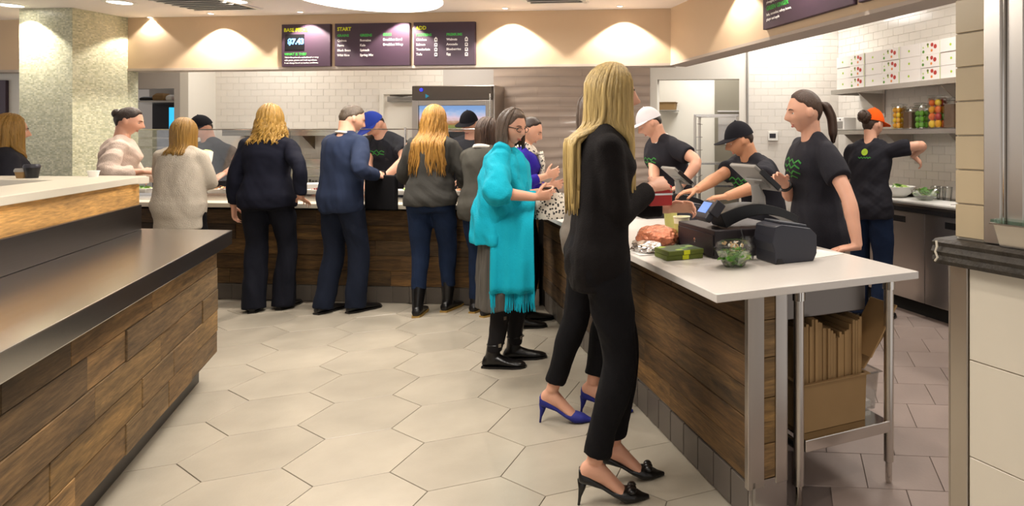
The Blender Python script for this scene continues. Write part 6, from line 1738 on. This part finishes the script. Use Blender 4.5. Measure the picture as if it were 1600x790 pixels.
# worker in orange cap
L14 = (1.10, 5.38)
P = person('kitchen worker in an orange cap and black tee shirt seen from behind', L14, 56, 1.645, voxel=.006, lean=5, head=(-16, 12, 0), feet=[(.1, 0, -8), (-.1, .02, 8)],
           handR=hd(L14, 56, 1426, 243, 5.48, dir=(.55, .5, -.6), palm=(-.5, .2, -.7), curl=35, pole=(.6, -.8, .4)), handL=dict(at=(-.16, .36, 1.02), dir=(.3, .9, -.1), palm=(.5, 0, -.7)))
o = staff(P, 'tee', 37)
circ = [[(.024 * math.cos(a) * q, .035 + .024 * math.sin(a) * q) for a in [2 * PI * k / 20 for k in range(21)]] for q in (.9, .6, .3)]
SOFTS.append((P, o, circ, 'lime', False, .74, .010)); SOFTS.append((P, o, [[(-.055, -.012), (-.045, -.004), (-.035, -.016), (-.025, -.004), (-.012, -.014), (0, -.004), (.012, -.015), (.024, -.003), (.036, -.014), (.05, -.004)]], 'teegreen', False, .74, .007))
mb = shell(P, 'h_brown', .06, 48, 2, -44); mb.ball(tuple(P.hc + P.hm @ (Vector((0, -.125, .035)) * P.s)), (.052, .045, .052), 14, 10)
for k in range(24):
    a = k * .83; rr_ = .045; mb.tube([P.hc + P.hm @ (Vector((rr_ * math.cos(a + q * .5), -.128 + .03 * math.sin(q * 1.3 + k), .03 + rr_ * math.sin(a + q * .5))) * P.s) for q in range(4)], .008, 5)
hair_obj(P, mb, 'h_brown'); cap(P, 'caporange')
# worker in blue cap behind the far counter
L15 = (-3.44, 6.97)
P = person('server in a blue cap and black tee shirt bending over the serving well', L15, 256, 1.74, sex='m', lean=26, head=(-16, 22, 0), voxel=.0065, handL=hd(L15, 256, 600, 278, 6.45, dir=(.2, .8, -.5), palm=(.3, 0, -.9), curl=30, pole=(-1, -.2, .1)), handR=hd(L15, 256, 575, 288, 6.5, dir=(-.1, .9, -.4), palm=(-.3, 0, -.9), curl=30, pole=(.9, -.4, 0)))
o = staff(P, 'tee', 39); SOFTS.append((P, o, SQ[:2], 'teegreen', True, .72, .0085))
mb = shell(P, 'h_dark', .05, 46, 4, -38); hair_obj(P, mb, 'h_dark'); cap(P, 'capblue')
# server at the left end
L16 = ctr(338, 7.15)
P = person('server in a dark cap and faded black tee at the far left', L16, 240, 1.66, sex='m', lean=12, head=(10, 14, 0), handL=hd(L16, 240, 352, 270, 6.85, dir=(0, .8, -.5), palm=(.3, 0, -.9)), handR=dict(at=(.15, .42, 1.05), dir=(0, .9, -.3), palm=(-.3, 0, -.9)))
o = staff(P, 'teegrey', 41); SOFTS.append((P, o, SQ[:2], 'teegreen', True, .72, .0085))
mb = shell(P, 'h_dark', .05, 46, 4, -38); hair_obj(P, mb, 'h_dark'); cap(P, 'capblack')
# server in front of the fridge
L17 = ctr(741, 6.92)
P = person('server in a black cap in front of the display fridge, mostly hidden', L17, 262, 1.69, sex='m', lean=8, head=(0, 16, 0), handL=dict(at=(-.15, .4, 1.05), dir=(0, .9, -.3), palm=(.3, 0, -.9)), handR=dict(at=(.15, .4, 1.05), dir=(0, .9, -.3), palm=(-.3, 0, -.9)))
o = staff(P, 'tee', 43); mb = shell(P, 'h_dark', .05, 46, 4, -38); hair_obj(P, mb, 'h_dark'); cap(P, 'capblack')

# ------------------------------------------------------------------ apply remeshing, add cloth folds
bpy.context.view_layer.update()
dg = bpy.context.evaluated_depsgraph_get()
baked = []
for o, folds in BODY_JOBS: baked.append(bpy.data.meshes.new_from_object(o.evaluated_get(dg)))
for (o, folds), me in zip(BODY_JOBS, baked):
    old = o.data; o.modifiers.clear(); o.data = me; me.name = old.name
    n = len(me.vertices)
    if folds and n:
        amp, sd_ = folds; co = np.empty(n * 3, 'f4'); me.vertices.foreach_get('co', co); co = co.reshape(-1, 3)
        no = np.empty(n * 3, 'f4'); me.vertex_normals.foreach_get('vector', no); no = no.reshape(-1, 3)
        rg = np.random.RandomState(sd_); f_ = np.zeros(n, 'f4')
        warp = .9 * np.sin(co[:, 2] * 9 + rg.rand() * 6) + .7 * np.sin(co[:, 0] * 11 + co[:, 1] * 7 + rg.rand() * 6)
        for q in range(5):
            k = rg.uniform(-1, 1, 3); k[2] *= .55; k = k / np.linalg.norm(k) * rg.uniform(22, 62)
            w_ = np.sin(co @ k.astype('f4') + warp * rg.uniform(.8, 1.8) + rg.rand() * 6)
            msk = .5 + .5 * np.sin(co @ rg.uniform(-9, 9, 3).astype('f4') + rg.rand() * 6)
            f_ += (w_ * np.abs(w_)) * msk
        co += no * (amp * .8 * f_)[:, None]
        me.vertices.foreach_set('co', co.ravel()); me.update()
    me.polygons.foreach_set('use_smooth', [True] * len(me.polygons))
    bpy.data.meshes.remove(old)
# printed marks on the shirts, pressed onto the cloth
from mathutils.bvhtree import BVHTree
for P, g, lines, m, front, t, wd in SOFTS:
    me = g.data; bv = BVHTree.FromPolygons([v.co for v in me.vertices], [p.vertices for p in me.polygons])
    c, fm = P.sp(t); dy = 1 if front else -1; mb = MB()
    for ln in lines:
        pts = []
        for (x0, z0), (x1, z1) in zip(ln[:-1], ln[1:]):
            for q in range(3): pts.append((x0 + (x1 - x0) * q / 3, z0 + (z1 - z0) * q / 3))
        pts.append(ln[-1]); vs = []
        for i, (x, z) in enumerate(pts):
            a_ = Vector((pts[min(i + 1, len(pts) - 1)][0] - pts[max(0, i - 1)][0], pts[min(i + 1, len(pts) - 1)][1] - pts[max(0, i - 1)][1])); a_.normalize(); nn = Vector((-a_.y, a_.x)) * wd / 2
            for sg_ in (1, -1):
                q = c + fm @ Vector(((x + nn.x * sg_) * dy, .5 * dy, z + nn.y * sg_)); dr_ = fm @ Vector((0, -dy, 0))
                hit = bv.ray_cast(q, dr_)
                vs.append((hit[0] + hit[1] * .002) if hit[0] is not None else c + fm @ Vector((x * dy, .14 * dy, z)))
        mb.add(vs, [(2 * i, 2 * i + 1, 2 * i + 3, 2 * i + 2) for i in range(len(pts) - 1)])
    mb.build('shirt_print', m, g)

# ------------------------------------------------------------------ things people hold
def held(P, sd, name, label, cat, build):
    Sx, El, Wt, d, n_, spec = P.arm[sd]
    c = Wt + d * .075 + n_ * .03
    w_ = P.root.matrix_world if False else Matrix.Translation(Vector((*P.root.location,))) @ Matrix.Rotation(P.rot, 4, 'Z')
    t = thing(name, label, cat, tuple(w_ @ c), P.rot); build(t); return t
def wrap_(t):
    MB().tube([(0, 0, -.05), (0, .02, .03), (0, .04, .10)], [(.035, .035), (.042, .042), (.04, .04)], 16).build('wrap', 'paper', t, smooth='auto')
    MB().tube([(0, .038, .095), (0, .043, .107)], [.038, .03], 16).build('filling', 'leafpale', t)
held(CREAM, 1, 'sandwich_wrap', 'white paper wrapped sandwich held up by the woman in cream', 'wrap', wrap_)
def folder(t):
    MB().bb(-.17, .17, -.012, .035, -.27, .02).build('case', 'blacktr', t, bevel=.01); MB().tube([(-.05, .01, .02), (-.045, .01, .05), (.045, .01, .05), (.05, .01, .02)], .007, 8).build('handle', 'leather', t)
held(SUIT, 1, 'document_bag', 'flat black document bag held by the man in the blue suit', 'bag', folder)
def wallet(t):
    MB().bb(-.012, .012, -.05, .05, -.075, .01).build('wallet', 'red', t, bevel=.006); MB().bb(-.0135, .0135, -.05, .052, -.03, -.022).build('zip', 'chrome', t)
held(BLONDE, 1, 'wallet', 'bright red wallet in the tall blonde woman\'s hand', 'wallet', wallet)
def purse(t):
    g = MB(); g.rings([[(.05 * e * math.cos(2 * PI * j / 16), .10 * e * math.sin(2 * PI * j / 16), z) for j in range(16)] for e, z in ((.85, -.16), (1.05, -.12), (1., -.05), (.75, .0))]); g.build('purse_body', 'leopard', t, smooth='auto'); MB().tube([(0, -.06, -.01), (0, -.04, .03), (0, .04, .03), (0, .06, -.01)], .006, 8).build('strap', 'leather', t)
held(TEAL, -1, 'patterned_purse', 'small patterned purse held by the woman in the teal shawl', 'purse', purse)
w_ = Matrix.Translation(Vector((*LONGHAIR.root.location,))) @ Matrix.Rotation(LONGHAIR.rot, 4, 'Z'); El = LONGHAIR.arm[1][1]
t = thing('shoulder_bag', 'small black leather bag hanging from the long haired woman\'s elbow', 'bag', tuple(w_ @ (El + Vector((.03, .03, -.02)))), LONGHAIR.rot)
MB().rings([[(.035 * e * math.cos(2 * PI * j / 14), .085 * e * math.sin(2 * PI * j / 14), z) for j in range(14)] for e, z in ((.9, -.22), (1.05, -.17), (1, -.1), (.7, -.07))]).build('bag_body', 'leather', t, smooth='auto')
MB().tube([(0, .06, -.08), (.01, .045, -.01), (.012, 0, .03), (.01, -.045, -.01), (0, -.06, -.08)], .007, 8).build('strap', 'leather', t, smooth='auto')
